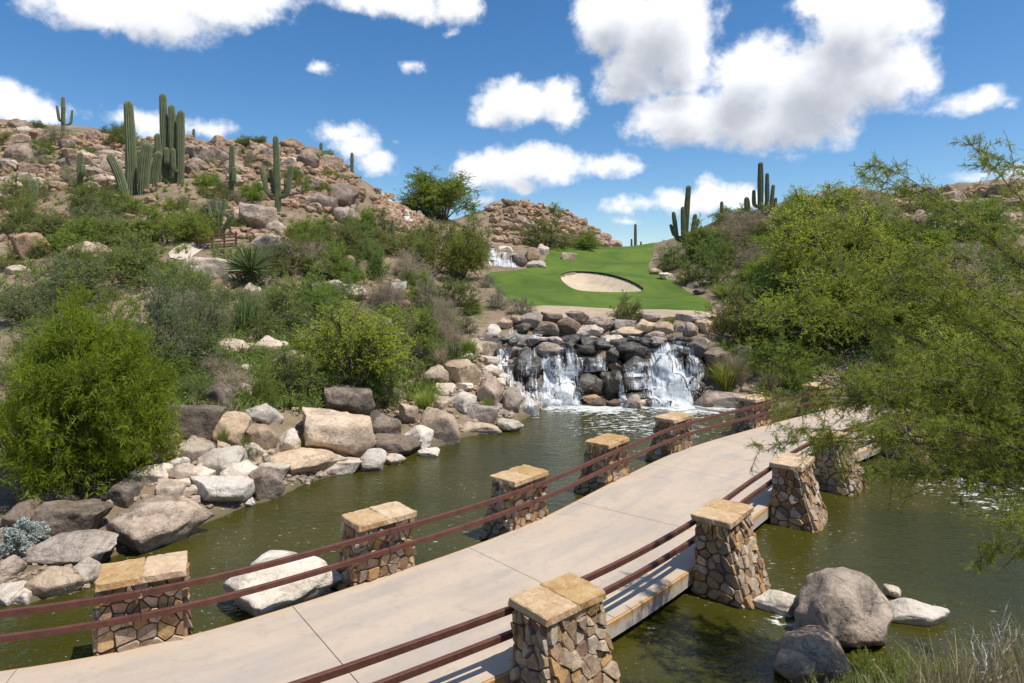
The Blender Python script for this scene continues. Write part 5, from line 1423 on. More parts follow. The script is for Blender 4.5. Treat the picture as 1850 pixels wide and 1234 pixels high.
# plants one can point to: kind, middle, foot, top, width in view
PL = [
 ('greygreen', 262, 690, 470, 260, 'large grey-green thicket above and right of the willow bush'),
 ('greygreen', 120, 560, 450, 190, 'grey-green shrub in front of the round grey-capped boulder'),
 ('greygreen', 40, 590, 478, 150, 'grey-green shrub at the left behind the willow bush'),
 ('greygreen', 345, 640, 500, 140, 'loose grey-green shrub below the flat boulder under the hill path'),
 ('creosote', 30, 560, 500, 110, 'dense green shrub directly behind the top of the willow bush'),
 ('mesquite', 625, 728, 515, 250, 'dark green mesquite with bare limbs leaning over the left bank'),
 ('creosote', 520, 728, 612, 130, 'dark shrub over the dark outcrop at the foot of the mesquite'),
 ('verde', 720, 665, 520, 170, 'fresh green mesquite-like shrub on the slope right of the dark mesquite'),
 ('verde', 560, 590, 475, 130, 'bright green shrub left of the gully rocks'),
 ('creosote', 500, 600, 500, 120, 'olive shrub above the tan boulder on the left slope'),
 ('creosote', 690, 745, 660, 90, 'leafy shrub hanging over the dark grey boulder'),
 ('verde', 285, 445, 340, 160, 'bright lime-green shrub below the tall saguaro cluster'),
 ('verde', 345, 446, 362, 90, 'lime-green shrub left of the thin cactus clump'),
 ('verde', 130, 462, 380, 150, 'broad soft green shrub left of the lime-green one'),
 ('creosote', 205, 450, 384, 110, 'darker shrub between the broad soft green one and the lime-green one'),
 ('creosote', 230, 520, 415, 150, 'mixed green shrub above the grey-green thicket'),
 ('verde', 545, 430, 386, 95, 'yellow-green low shrub above the pinkish dead bush'),
 ('olive', 604, 470, 398, 90, 'dark olive rounded shrub on the gully edge'),
 ('dry', 552, 500, 416, 120, 'pinkish brown dead bush on the left slope'),
 ('dry', 480, 590, 540, 60, 'rusty dry bush at the base of the green tufted plant'),
 ('yucca', 446, 525, 432, 92, 'spiky blue-green yucca below the grey bedrock slab'),
 ('reed', 432, 612, 520, 66, 'green tufted spiky plant with a reddish base on the slope'),
 ('reed', 820, 668, 610, 44, 'dark spiky plant in yellow grass left of the waterfall'),
 ('straw', 800, 668, 618, 70, 'yellow-green grass patch left of the waterfall'),
 ('grass', 845, 648, 605, 50, 'green grass clump at the upper left of the waterfall'),
 ('grass', 770, 745, 700, 70, 'grass clump between boulders behind the egg-like boulder'),
 ('creosote', 824, 570, 494, 118, 'dense dark green dome-shaped bush left of the green'),
 ('dry', 800, 596, 520, 60, 'grey leafless bush in front of the dome-shaped bush'),
 ('sage', 942, 573, 531, 58, 'round grey shrub at the lower left corner of the green'),
 ('sage', 900, 560, 516, 50, 'grey shrub beside the left edge of the green'),
 ('sage', 880, 520, 490, 34, 'pale shrub left of the green under the upper cascade'),
 ('olive', 1134, 582, 529, 64, 'single rounded olive bush on the sandy strip below the green'),
 ('grass', 1210, 592, 570, 34, 'small green clump among the rim rocks right of the rounded bush'),
 ('mesquite', 828, 512, 392, 120, 'mid-green mesquite left of the upper cascade'),
 ('verde', 850, 478, 385, 90, 'green tree on the slope directly above the upper cascade'),
 ('creosote', 690, 440, 378, 90, 'dark shrub beside the highest cascade'),
 ('creosote', 735, 470, 395, 90, 'dark green thicket left of the mid-green mesquite'),
 ('creosote', 660, 480, 420, 70, 'dark green shrub right of the olive rounded shrub'),
 ('creosote', 680, 508, 435, 56, 'narrow dark shrub right of the gully rocks'),
 ('verde', 645, 425, 360, 80, 'green shrub on the right shoulder of the left hill'),
 ('dry', 740, 505, 440, 90, 'dry greyish scrub around the short saguaro'),
 ('dry', 690, 560, 490, 80, 'pale dry scrub on the slope below the short saguaro'),
 ('sage', 770, 560, 490, 60, 'grey-green scrub left of the dome-shaped bush'),
 ('creosote', 770, 640, 560, 90, 'bush in shade left of the yellow grass patch'),
 ('dry', 810, 630, 570, 60, 'grey twiggy bush above the yellow grass patch'),
 ('creosote', 985, 450, 384, 130, 'broad dark green tree left on the skyline of the green'),
 ('verde', 1060, 452, 412, 78, 'pale green shrub on the skyline above the lone tan boulder'),
 ('creosote', 1000, 396, 366, 48, 'dark bush on top of the far rocky knoll'),
 ('creosote', 925, 376, 358, 36, 'small bush at the left end of the far rocky knoll'),
 # right of the green
 ('creosote', 1218, 492, 436, 76, 'dark shrub under the many-armed saguaro'),
 ('creosote', 1296, 520, 410, 90, 'tall dark green shrub at the right corner of the green'),
 ('creosote', 1248, 516, 478, 60, 'low dark shrub at the edge of the green'),
 ('verde', 1265, 470, 395, 70, 'green shrub right of the many-armed saguaro'),
 ('dry', 1372, 500, 424, 80, 'pinkish dry bush with drooping twigs on the right slope'),
 ('dry', 1320, 450, 392, 90, 'brownish dry bush on the right slope below the small saguaro'),
 ('grass', 1320, 545, 505, 90, 'bright green grass at the right end of the green'),
 ('creosote', 1385, 560, 470, 100, 'shaded green shrub under the pinkish dry bush'),
 ('olive', 1345, 622, 512, 120, 'big rounded pale olive shrub right of the sandy strip'),
 ('creosote', 1400, 640, 545, 110, 'dark shrub right of the rounded pale olive one'),
 ('verde', 1330, 400, 362, 90, 'airy green shrub on the skyline between saguaros'),
 ('grass', 1318, 712, 642, 84, 'green fountain grass clump right of the waterfall'),
 ('straw', 1338, 706, 630, 70, 'fountain grass with pale plumes right of the waterfall'),
 ('straw', 1396, 716, 655, 64, 'straw-coloured fountain grass behind the far rail'),
 ('grass', 1440, 716, 660, 80, 'green grass clump behind the far rail'),
 ('mesquite', 1480, 655, 470, 260, 'feathery green mesquite on the right bank beyond the bridge'),
 ('mesquite', 1600, 640, 400, 280, 'tall feathery mesquite right of the first one beyond the bridge'),
 ('mesquite', 1520, 560, 330, 250, 'airy mesquite reaching the skyline of the right hill'),
 ('mesquite', 1740, 640, 470, 240, 'feathery mesquite below the boulders of the right hilltop'),
 ('verde', 1460, 480, 372, 150, 'yellow-green shrub on the right hill below the skyline'),
 ('verde', 1570, 470, 350, 150, 'yellow-green shrub on the right hill under the airy mesquite'),
 ('verde', 1690, 510, 440, 130, 'yellow-green shrub below the right hilltop boulders'),
 ('verde', 1820, 510, 440, 120, 'yellow-green shrub at the right edge below the hilltop'),
 ('verde', 1420, 700, 590, 150, 'green shrub behind the far end of the bridge'),
 ('creosote', 1620, 705, 610, 120, 'shaded shrub on the bare bank past the bridge'),
 ('mesquite', 1800, 730, 560, 240, 'mesquite on the right bank beside the pond'),
 ('greygreen', 20, 700, 590, 150, 'grey-green shrub at the left edge behind the willow bush'),
 ('creosote', 60, 640, 560, 110, 'dark shrub rising above the left part of the willow bush'),
 ('verde', 300, 700, 610, 100, 'light green shrub touching the right side of the willow bush'),
 ('dry', 420, 720, 660, 80, 'dry twiggy shrub between the dark brown boulder and the bank'),
 ('creosote', 590, 730, 660, 110, 'dark leafy shrub in the shade of the leaning mesquite'),
 ('verde', 660, 700, 600, 130, 'green shrub behind the leaning mesquite on the bank'),
 ('greygreen', 330, 560, 470, 120, 'grey-green shrub left of the spiky yucca'),
 ('creosote', 1290, 475, 398, 120, 'broad dark shrub on the slope between the many-armed and the small saguaro'),
 ('verde', 1405, 476, 402, 120, 'green shrub on the slope under the tall clustered saguaro'),
 ('olive', 1345, 486, 428, 90, 'olive shrub behind the drooping pinkish dry bush'),
 ('creosote', 1440, 432, 376, 90, 'dark shrub on the right skyline beside the tall clustered saguaro'),
 ('dry', 1290, 440, 402, 80, 'brown dry brush on the skyline left of the small saguaro'),
 ('mesquite', 1500, 420, 318, 150, 'wispy green tree standing against the sky on the right ridge'),
 ('verde', 1570, 410, 318, 130, 'tall airy shrub on the right ridge next to the wispy tree'),
 ('verde', 1440, 410, 346, 90, 'yellow-green shrub on the right ridge just beside the tall clustered saguaro'),
 ('olive', 1700, 390, 338, 90, 'olive shrub among the boulders of the right hilltop'),
 ('verde', 1790, 400, 344, 110, 'green shrub on the right hilltop near the picture edge'),
 ('silver', 28, 1005, 936, 92, 'silver-leaved shrub between boulders at the left edge'),
 ('verde', 440, 832, 790, 50, 'small green shrub between rocks on the left bank'),
 ('grass', 548, 818, 786, 30, 'small bright green tuft on the largest tan boulder'),
 ('grass', 400, 812, 770, 30, 'small grass tuft beside the upright tan boulder'),
 ('creosote', 340, 735, 668, 90, 'dark green shrub right of the willow bush'),
 ('dry', 385, 690, 625, 80, 'grey dead twigs right of the grey-green thicket'),
 ('verde', 470, 745, 670, 70, 'green shrub above the pale blocky rock'),
 ('grass', 880, 752, 715, 34, 'grass tuft at the foot of the orange-brown boulder'),
]
for row in PL:
    kind, px, by, ty, wpx, lab = row
    plant_px(kind, px, by, ty, wpx, lab)
# scattered shrubs that nothing tells apart
FILL = [
 ([(0, 240), (200, 262), (560, 290), (640, 330), (560, 380), (200, 350), (0, 345)], 62, (22, 60), .75, ['creosote', 'creosote', 'olive', 'sage', 'verde'], 'small desert shrub among the boulders high on the left hill', 'shrubs among the boulders of the left hill'),
 ([(0, 360), (240, 350), (480, 400), (700, 440), (860, 440), (870, 500), (700, 560), (420, 560), (0, 520)], 78, (40, 105), .75, ['creosote', 'verde', 'creosote', 'verde', 'greygreen', 'verde', 'olive'], 'mixed desert shrub on the middle of the left slope', 'shrubs on the middle of the left slope'),
 ([(300, 560), (700, 560), (870, 540), (860, 620), (740, 680), (560, 690), (340, 700)], 52, (45, 105), .75, ['creosote', 'verde', 'greygreen', 'greygreen', 'dry'], 'loose green shrub low on the left slope above the bank', 'shrubs low on the left slope'),
 ([(1280, 400), (1460, 362), (1620, 358), (1850, 340), (1850, 640), (1560, 640), (1420, 560), (1300, 480)], 62, (55, 130), .8, ['verde', 'verde', 'verde', 'creosote', 'olive', 'dry'], 'yellow-green desert shrub on the right-hand hillside', 'shrubs on the right-hand hillside'),
 ([(330, 345), (480, 362), (560, 400), (420, 432), (300, 385)], 16, (26, 54), .75, ['verde', 'creosote', 'olive', 'sage'], 'shrub on the slope below the branching saguaro', 'shrubs below the branching saguaro'),
 ([(1430, 388), (1850, 372), (1850, 425), (1450, 432)], 24, (50, 90), .6, ['verde', 'creosote', 'olive'], 'green shrub among the boulders near the top of the right hill', 'shrubs near the top of the right hill'),
 ([(0, 224), (120, 236), (400, 252), (620, 288), (660, 330), (640, 300), (400, 262), (0, 236)], 26, (16, 38), .7, ['creosote', 'olive', 'creosote'], 'small dark shrub along the skyline of the left hill', 'shrubs along the skyline of the left hill'),
]
for poly, n, (a, b), asp, kinds, lab, grp in FILL:
    for i in range(n):
        px, py = rand_in(poly); q = hit(px, py)
        if q is None or q[1] > 90 or in_poly(q[0:1], q[1:2], GREEN)[0] or d_poly(q[0:1], q[1:2], GREEN)[0] < 1.2 or d_poly(q[0:1], q[1:2], HPATH)[0] < 2.2 or (185 < px < 350 and 290 < py < 372) or (85 < px < 140 and py < 262) or (1620 < px and py < 430 and 'near the top' not in lab) or (455 < px < 545 and 340 < py < 410): continue
        w = random.uniform(a, b) * (.5 if px > 1250 and py < 425 else 1)
        plant_px(random.choice(kinds), px, py, py - w * asp * random.uniform(.7, 1.2), w, lab, grp)

# the rounded, leaning tree on the ridge
plant_px('tree', 795, 400, 300, 165, 'leafy tree with several dark trunks on the ridge against the sky')

# ------------------------------------------------------------------ the big willow bush on the left shore
def willow():
    pl = shrub(130, 24, 6, 10, .034, .0050, phimax=98, low=.10, twig=.15, sub=.085, stemr=.004, up=.4, droop=.1, ragged=.3, zpow=.8)
    q = hit(112, 905)
    o = empty('willow_bush', (q[0], q[1] + .9, q[2] - .1))
    obj('foliage', pl.leaf_mesh('foliage', LEAF['willow']), o); obj('stems', pl.stem_mesh('stems', BARK), o)
    k = q[1] / FPX
    o.scale = (325 * k, 290 * k, 410 * k)
    tag(o, 'big dense yellow-green willow-leaved bush on the left shore', 'bush')
willow()

# ------------------------------------------------------------------ the near mesquite that hangs in from the right
def near_mesquite():
    rr = np.random.default_rng(21)
    T = np.array([10.2 * .8, 9.6 * .8, 1.6])
    pl = Plant()
    tips = [(1385, 800, 11.0), (1425, 730, 12.0), (1440, 640, 12.5), (1400, 560, 13.5), (1450, 470, 13.5), (1500, 400, 13.5), (1570, 330, 13), (1590, 305, 12.5), (1745, 262, 11), (1810, 300, 10),
            (1560, 560, 11.0), (1640, 470, 11.5), (1800, 520, 9.5), (1850, 600, 9), (1520, 690, 10.5), (1600, 760, 10.0), (1500, 800, 9.8), (1660, 640, 10), (1760, 690, 9.5), (1840, 740, 9),
            (1560, 850, 9.2), (1650, 870, 9.0), (1740, 850, 9.0), (1800, 950, 8.6), (1850, 1000, 8.8), (1700, 780, 8.8), (1610, 600, 12.5), (1540, 480, 12.5), (1690, 560, 12), (1900, 520, 10), (1900, 680, 9.5), (1930, 820, 9),
            (1790, 600, 11), (1480, 560, 12.0), (1580, 670, 12), (1440, 780, 10.6), (1700, 700, 11), (1820, 850, 9.8), (1620, 810, 10.6), (1350, 640, 13.6), (1380, 700, 13.0), (1760, 1010, 8.8)]
    
    for i in range(12):
        a, b = rand_in([(1560, 600), (1850, 520), (1920, 990), (1700, 900), (1500, 790)]); tips.append((a, b, rr.uniform(8.6, 12.5)))
    tips = [(a, b, c * .8) for a, b, c in tips]; mains = []
    forks = [T + np.array(v) for v in ((-.5, .2, 1.2), (-.3, .6, 1.7), (.15, .15, 2.0), (-.65, -.15, .8), (-.1, -.25, 1.2))]
    for f in forks:
        c = (T + f) / 2 + rr.normal(0, .1, 3)
        t = np.linspace(0, 1, 7); p = bez(T[None], c[None], f[None], t)
        r = np.linspace(.09, .04, 7)
        for i in range(6): pl.segs(p[i:i + 1], p[i + 1:i + 2], r[i], r[i + 1])
    for tp in tips:
        e = P(*tp); f = forks[int(np.argmin([np.linalg.norm((f - e) * np.array([1, 1, 1.3])) for f in forks]))]
        L = np.linalg.norm(e - f)
        c = (f + e) / 2 + np.array([0, 0, .16 * L]) + rr.normal(0, .08 * L, 3)
        n = max(8, int(L / .17)); t = np.linspace(0, 1, n + 1)
        p = bez(f[None], c[None], e[None], t)
        wob = np.cumsum(rr.normal(0, .014, (n + 1, 3)), 0); wob -= wob[0]; p = p + wob
        r = np.linspace(.024, .003, n + 1)
        for i in range(n): pl.segs(p[i:i + 1], p[i + 1:i + 2], r[i], r[i + 1])
        mains.append(p)
    # side shoots, then sprays of feathery leaves
    O = []; E = []
    for p in mains:
        n = len(p)
        for i in range(int(n * .25), n):
            d = nrm(p[min(i + 1, n - 1)] - p[i - 1])
            for _ in range(2 if i < n * .8 else 3):
                s = nrm(d * .7 + nrm(rr.normal(size=3)) * .75 + np.array([0, 0, .05]))
                L = rr.uniform(.17, .60) * (1.0 if i < n - 3 else .7)
                a = p[i]; m = a + s * L * .5; e = a + s * L - np.array([0, 0, .12 * L])
                O += [a, m]; E += [m, e]
    O = np.array(O); E = np.array(E)
    pl.segs(O, E, .004, .0017)
    # leaf stalks with rows of leaflets
    m = 9
    t = rr.uniform(.05, 1, (len(O), m)); so = (O[:, None] + (E - O)[:, None] * t[..., None]).reshape(-1, 3)
    sd = nrm(np.repeat(nrm(E - O), m, 0) * .5 + nrm(rr.normal(size=so.shape)) + np.array([0, 0, -.2]))
    sl = rr.uniform(.06, .13, len(so)); se = so + sd * sl[:, None]
    pl.segs(so, se, .0016, .001)
    k = 8; tt = np.linspace(.08, 1, k)
    c = so[:, None] + (se - so)[:, None] * tt[None, :, None]
    lat = nrm(np.cross(sd, rr.normal(size=sd.shape)))
    clump = np.repeat(np.repeat(rr.uniform(0, 1, len(O)), m), k)
    for sg in (1, -1):
        dd = np.repeat(lat * sg * .9, k, 0) + np.repeat(sd, k, 0) * .45
        pl.leaves(c.reshape(-1, 3), dd, rr.uniform(.014, .025, len(dd)), rr.uniform(.0055, .008, len(dd)), np.clip(clump * .6 + rr.uniform(0, .4, len(dd)), 0, 1), 0.1)
    o = empty('mesquite_tree', tuple(T))
    tag(o, 'large feathery mesquite whose thin branches hang over the pond and the bridge, nearest tree', 'tree')
    a = obj('crown', pl.leaf_mesh('crown', LEAF['mesquite']), o); b = obj('trunk', pl.stem_mesh('trunk', BARK, 6), o)
    a.location = -Vector(T); b.location = -Vector(T)
    return len(pl.lv[0])
near_mesquite()

# ------------------------------------------------------------------ near bank: dry grass, weeds and a bleached dead shrub
def near_grass():
    n = 15000
    x = rng.uniform(1.2, 9.5, n); y = rng.uniform(5.0, 8.1, n)
    keep = (fbm2(x, y, 1.1, 5) + rng.uniform(-.22, .22, n) > -.12) & (rng.uniform(0, 1, n) < np.clip((x - .8) / 2.6, 0.08, 1))
    x, y = x[keep], y[keep]; n = len(x)
    base = np.column_stack([x, y, ground(x, y) - .02])
    h = rng.uniform(.25, .75, n) * np.clip(.6 + (x - 2) * .07, .5, 1.1)
    lean = rng.normal(0, .22, (n, 2)) * h[:, None]
    tip = base + np.column_stack([lean, h]); ctrl = base + np.column_stack([lean * .25, h * .7])
    for k, m in (('straw', rng.uniform(0, 1, n) < .62), ('grass', None)):
        pass
    m = (fbm2(x, y, 1.6, 8) + rng.uniform(-.3, .3, n)) > -0.12
    for name, mk, mat in (('dry_grass', m, 'straw'), ('green_grass', ~m, 'grass')):
        p = Plant(); p.blades(base[mk], tip[mk], ctrl[mk], rng.uniform(.005, .011, mk.sum()), rng.uniform(0, 1, mk.sum()))
        # seed heads
        s = np.nonzero(mk)[0][:: 3]
        c = np.repeat(tip[s], 5, 0) + rng.normal(0, .012, (len(s) * 5, 3)); p.leaves(c, rng.normal(size=c.shape) + [0, 0, 1], .02, .006, .8)
        tag(obj(name, p.leaf_mesh(name, LEAF[mat])), kind='stuff')
near_grass()
WEEDS = [(1590, 1215, 1135, 120), (1660, 1222, 1160, 120), (1540, 1238, 1180, 90), (1720, 1235, 1170, 110), (1460, 1260, 1200, 80), (1800, 1245, 1185, 100)]
for i, (px, by, ty, w) in enumerate(WEEDS):
    d = 6.9; x = (px - HX) / FPX * d
    plant('grass' if i % 2 else 'verde', (x, d, float(ground(x, d)) - .05), w * d / FPX, max(.35, EYE - (ty - HY) / FPX * d - float(ground(x, d))), 'leafy green weed growing in the dry grass of the near bank', 'weeds in the dry grass of the near bank')
def dead_shrub():
    q = np.array([(1775 - HX) / FPX * 6.3, 6.3, 0.0]); q[2] = float(ground(q[0], q[1]))
    pl = Plant(); rr = np.random.default_rng(4)
    for tx, ty in ((1760, 1135), (1835, 1080), (1842, 1150), (1795, 1150), (1812, 1135), (1772, 1160), (1848, 1215), (1790, 1185)):
        e = P(tx, ty, 6.3 + rr.uniform(-.25, .25)); L = np.linalg.norm(e - q)
        c = (q + e) / 2 + rr.normal(0, .1 * L, 3); t = np.linspace(0, 1, 11); p = bez(q[None], c[None], e[None], t) + np.cumsum(rr.normal(0, .008, (11, 3)), 0)
        r = np.linspace(.016, .004, 11)
        for i in range(10): pl.segs(p[i:i + 1], p[i + 1:i + 2], r[i], r[i + 1])
        for i in (4, 6, 7, 8):
            d = nrm(rr.normal(size=3) * .6 + (p[i + 1] - p[i]) / np.linalg.norm(p[i + 1] - p[i])) * rr.uniform(.1, .25)
            pl.segs(p[i:i + 1], (p[i] + d)[None], .004, .0015)
    o = obj('dead_shrub', pl.stem_mesh('dead_shrub', BONE)); tag(o, 'bleached leafless shrub with thin pale twigs at the lower right corner', 'shrub')
dead_shrub()

# low growth that covers the hills between shrubs: nobody could count it
def ground_cover():
    regs = [[(0, 240), (640, 300), (860, 440), (870, 560), (760, 660), (300, 740), (0, 560)], [(1290, 420), (1450, 365), (1850, 340), (1850, 700), (1560, 700), (1300, 640)], [(300, 560), (860, 560), (760, 680), (320, 760)], [(0, 560), (300, 620), (720, 660), (860, 650), (800, 720), (640, 740), (300, 770)]]
    pts = []
    for i in range(6500):
        px, py = rand_in(random.choice(regs)); q = hit(px, py)
        if q is None or q[1] > 90 or in_poly(q[0:1], q[1:2], GREEN)[0] or d_poly(q[0:1], q[1:2], HPATH)[0] < .4: continue
        pts.append(q)
    pts = np.array(pts)
    for name, sel, mat in (('undergrowth', np.arange(len(pts)) % 5 < 3, 'creosote'), ('dry_undergrowth', np.arange(len(pts)) % 5 >= 3, 'straw')):
        b = pts[sel]; m = 16 if mat != 'straw' else 12
        c = np.repeat(b, m, 0); n = len(c); sc = np.repeat(rng.uniform(.25, .7, len(b)), m)
        p = Plant(); th = rng.uniform(0, 6.28, n); rad = rng.uniform(.1, .8, n) * sc
        tip = c + np.column_stack([np.cos(th) * rad, np.sin(th) * rad, sc * rng.uniform(.35, .9, n)])
        p.blades(c, tip, (c + tip) / 2 + np.array([0, 0, .1]), .05 * sc + .01, rng.uniform(0, 1, n))
        s = c + (tip - c) * rng.uniform(.3, 1, (n, 1))
        if mat != 'straw':
            for _ in range(2): p.leaves(s + rng.normal(0, .06, s.shape), rng.normal(size=s.shape) + [0, 0, .4], .16 * sc + .04, .06 * sc + .015, rng.uniform(0, 1, n))
        tag(obj(name, p.leaf_mesh(name, LEAF[mat])), kind='stuff')
ground_cover()

# rusty railing beside the path on the hill
def hill_railing():
    a = hit(362, 452); b = hit(426, 446)
    root = tag(empty('railing', tuple(a)), 'low rust-brown railing beside the path on the left hill', 'railing')
    d = b - a; L = math.hypot(d[0], d[1]); ang = math.atan2(d[1], d[0]); dz = d[2]; root.rotation_euler = (0, 0, ang)
    def bar(name, p, q, w, h):
        bm = bmesh.new(); bmesh.ops.create_cube(bm, size=1); p = Vector(p); q = Vector(q)
        bmesh.ops.scale(bm, vec=((q - p).length, w, h), verts=bm.verts); bmesh.ops.bevel(bm, geom=list(bm.edges), offset=.008, segments=1, affect='EDGES')
        o = obj(name, bm_mesh(name, bm, RAIL), root); o.location = (p + q) / 2; o.rotation_euler = (0, -math.atan2(q.z - p.z, q.x - p.x), 0)
    for i in range(4):
        x = L * i / 3; z = dz * i / 3
        bar('post', (x, 0, z - .2), (x, .0, z + 0.98), .09, .09)
    for k in range(4):
        bar('rail', (-.1, -.07, .22 + k * .21), (L + .1, -.07, dz + .22 + k * .21), .05, .1)
hill_railing()

# a bleached pole lying by the pond
pl = Plant(); a = np.array([P(1256, 724, 30.4)]); b = np.array([P(1312, 737, 29.6)])
a[0, 2] = WZ + .12; b[0, 2] = WZ + .05
mid = (a + b) / 2 + np.array([[0, 0, -.02]])
pl.segs(a, mid, .07, .06); pl.segs(mid, b, .06, .045)
tag(obj('driftwood', pl.stem_mesh('driftwood', BONE, 8)), 'bleached pole lying at the water right of the waterfall', 'driftwood')

# ------------------------------------------------------------------ sky, sun, camera
SUN = Vector((0.43, -0.20, 1.0)).normalized()
elev = math.asin(SUN.z); azim = math.atan2(SUN.x, SUN.y)
w = bpy.data.worlds.new('World'); scene.world = w; w.use_nodes = True
nt = w.node_tree; nt.nodes.clear()
N = nt.nodes.new; Lk = nt.links.new
out = N('ShaderNodeOutputWorld'); bg = N('ShaderNodeBackground'); bg.inputs['Strength'].default_value = 0.1
sky = N('ShaderNodeTexSky'); sky.sky_type = 'NISHITA'; sky.sun_disc = False
sky.sun_elevation = elev; sky.sun_rotation = azim; sky.altitude = 800; sky.air_density = 1.0; sky.dust_density = 0.6; sky.ozone_density = 2.0

CL = [(150, 5, 110, 42), (280, 25, 120, 48), (400, 10, 115, 38), (480, -5, 70, 24), (640, -4, 85, 24), (740, 5, 95, 34), (830, 4, 55, 34), (20, 185, 75, 45), (85, 203, 45, 22),
      (280, 222, 115, 24), (215, 218, 60, 14), (340, 232, 55, 16), (625, 235, 48, 20), (650, 262, 48, 24), (682, 292, 46, 20), (930, 186, 75, 42), (1008, 170, 40, 34), (890, 208, 52, 24), (1015, 203, 46, 28),
      (1110, 30, 95, 60), (1200, 60, 105, 88), (1150, 125, 66, 52), (1235, 110, 60, 50), (1120, 165, 50, 24), (1360, 150, 105, 80), (1480, 150, 165, 95), (1605, 135, 95, 62), (1240, 215, 115, 48), (1400, 225, 160, 50),
      (1180, 225, 55, 24), (1560, 35, 120, 62), (1620, 20, 85, 50), (1480, 10, 70, 30), (1770, 186, 68, 28), (1820, 195, 30, 12), (900, 305, 75, 42), (980, 294, 85, 34), (1080, 300, 85, 25), (930, 333, 60, 18), (1140, 298, 36, 18),
      (1160, 370, 85, 18), (1230, 362, 52, 25), (1275, 350, 46, 32), (1340, 355, 52, 26), (1130, 400, 28, 7), (712, 258, 16, 8), (575, 123, 26, 11), (742, 122, 20, 11), (872, 363, 22, 8), (1750, 322, 60, 15), (1835, 318, 34, 20), (815, 60, 18, 8)]
grp = bpy.data.node_groups.new('cloud_density', 'ShaderNodeTree')
grp.interface.new_socket('Dir', in_out='INPUT', socket_type='NodeSocketVector')
grp.interface.new_socket('Density', in_out='OUTPUT', socket_type='NodeSocketFloat')
grp.interface.new_socket('Soft', in_out='OUTPUT', socket_type='NodeSocketFloat')
gi = grp.nodes.new('NodeGroupInput'); go = grp.nodes.new('NodeGroupOutput')
def gm(op, a, b=0.0, c=0.0):
    n = grp.nodes.new('ShaderNodeMath'); n.operation = op
    for i, v in enumerate((a, b, c)):
        if isinstance(v, bpy.types.NodeSocket): grp.links.new(v, n.inputs[i])
        else: n.inputs[i].default_value = v
    return n.outputs[0]
# ragged outline: the direction itself is pushed about before the puffs are measured
def gnoise(scale, detail, rough):
    n = grp.nodes.new('ShaderNodeTexNoise'); n.inputs['Scale'].default_value = scale; n.inputs['Detail'].default_value = detail; n.inputs['Roughness'].default_value = rough
    grp.links.new(gi.outputs[0], n.inputs['Vector']); return n
wn = gnoise(16, 5, 0.6)
ws = grp.nodes.new('ShaderNodeVectorMath'); ws.operation = 'MULTIPLY_ADD'
sub = grp.nodes.new('ShaderNodeVectorMath'); sub.operation = 'SUBTRACT'; sub.inputs[1].default_value = (.5, .5, .5)
grp.links.new(wn.outputs['Color'], sub.inputs[0]); grp.links.new(sub.outputs[0], ws.inputs[0]); ws.inputs[1].default_value = (.05, .035, 0); grp.links.new(gi.outputs[0], ws.inputs[2])
best = None
def puff(az, el, ra, re):
    global best
    s = grp.nodes.new('ShaderNodeVectorMath'); s.operation = 'SUBTRACT'; grp.links.new(ws.outputs[0], s.inputs[0]); s.inputs[1].default_value = (az, el, 0)
    m = grp.nodes.new('ShaderNodeVectorMath'); m.operation = 'MULTIPLY'; grp.links.new(s.outputs[0], m.inputs[0]); m.inputs[1].default_value = (1 / ra, 1 / re, 0)
    l = grp.nodes.new('ShaderNodeVectorMath'); l.operation = 'LENGTH'; grp.links.new(m.outputs[0], l.inputs[0])
    v = gm('MULTIPLY', gm('SUBTRACT', 1.0, l.outputs['Value']), min(1.0, .12 + re * 24))
    best = v if best is None else gm('SMOOTH_MAX', best, v, 0.25)
for cx, cy, rx, ry in CL:
    az = math.atan((cx - HX) / FPX); ca = math.cos(az)
    el = math.atan((HY - cy) / FPX * ca)
    puff(az, el, rx / FPX * ca * ca * 1.12, ry / FPX * ca * 1.15)
# more of the same weather overhead and behind the overlook
crr = random.Random(5)
for i in range(22):
    puff(crr.choice((-1, 1)) * crr.uniform(.85, 3.0), crr.uniform(.12, .9), crr.uniform(.08, .25), crr.uniform(.04, .1))
for i in range(8):
    puff(crr.uniform(-.8, .8), crr.uniform(.62, 1.1), crr.uniform(.1, .3), crr.uniform(.05, .12))
f1 = gnoise(20, 10, 0.6)
f2 = gnoise(7, 3, 0.5)
dn = gm('ADD', gm('MULTIPLY_ADD', best, 1.5, -0.12), gm('MULTIPLY', gm('SUBTRACT', f1.outputs['Fac'], 0.5), 1.9))
dn = gm('ADD', dn, gm('MULTIPLY', gm('SUBTRACT', f2.outputs['Fac'], 0.5), 0.5))
grp.links.new(dn, go.inputs[0])
sf = gm('ADD', gm('MULTIPLY_ADD', best, 1.5, -0.12), gm('ADD', gm('MULTIPLY', gm('SUBTRACT', f2.outputs['Fac'], 0.5), 1.1), gm('MULTIPLY', gm('SUBTRACT', f1.outputs['Fac'], 0.5), 0.7)))
grp.links.new(sf, go.inputs[1])

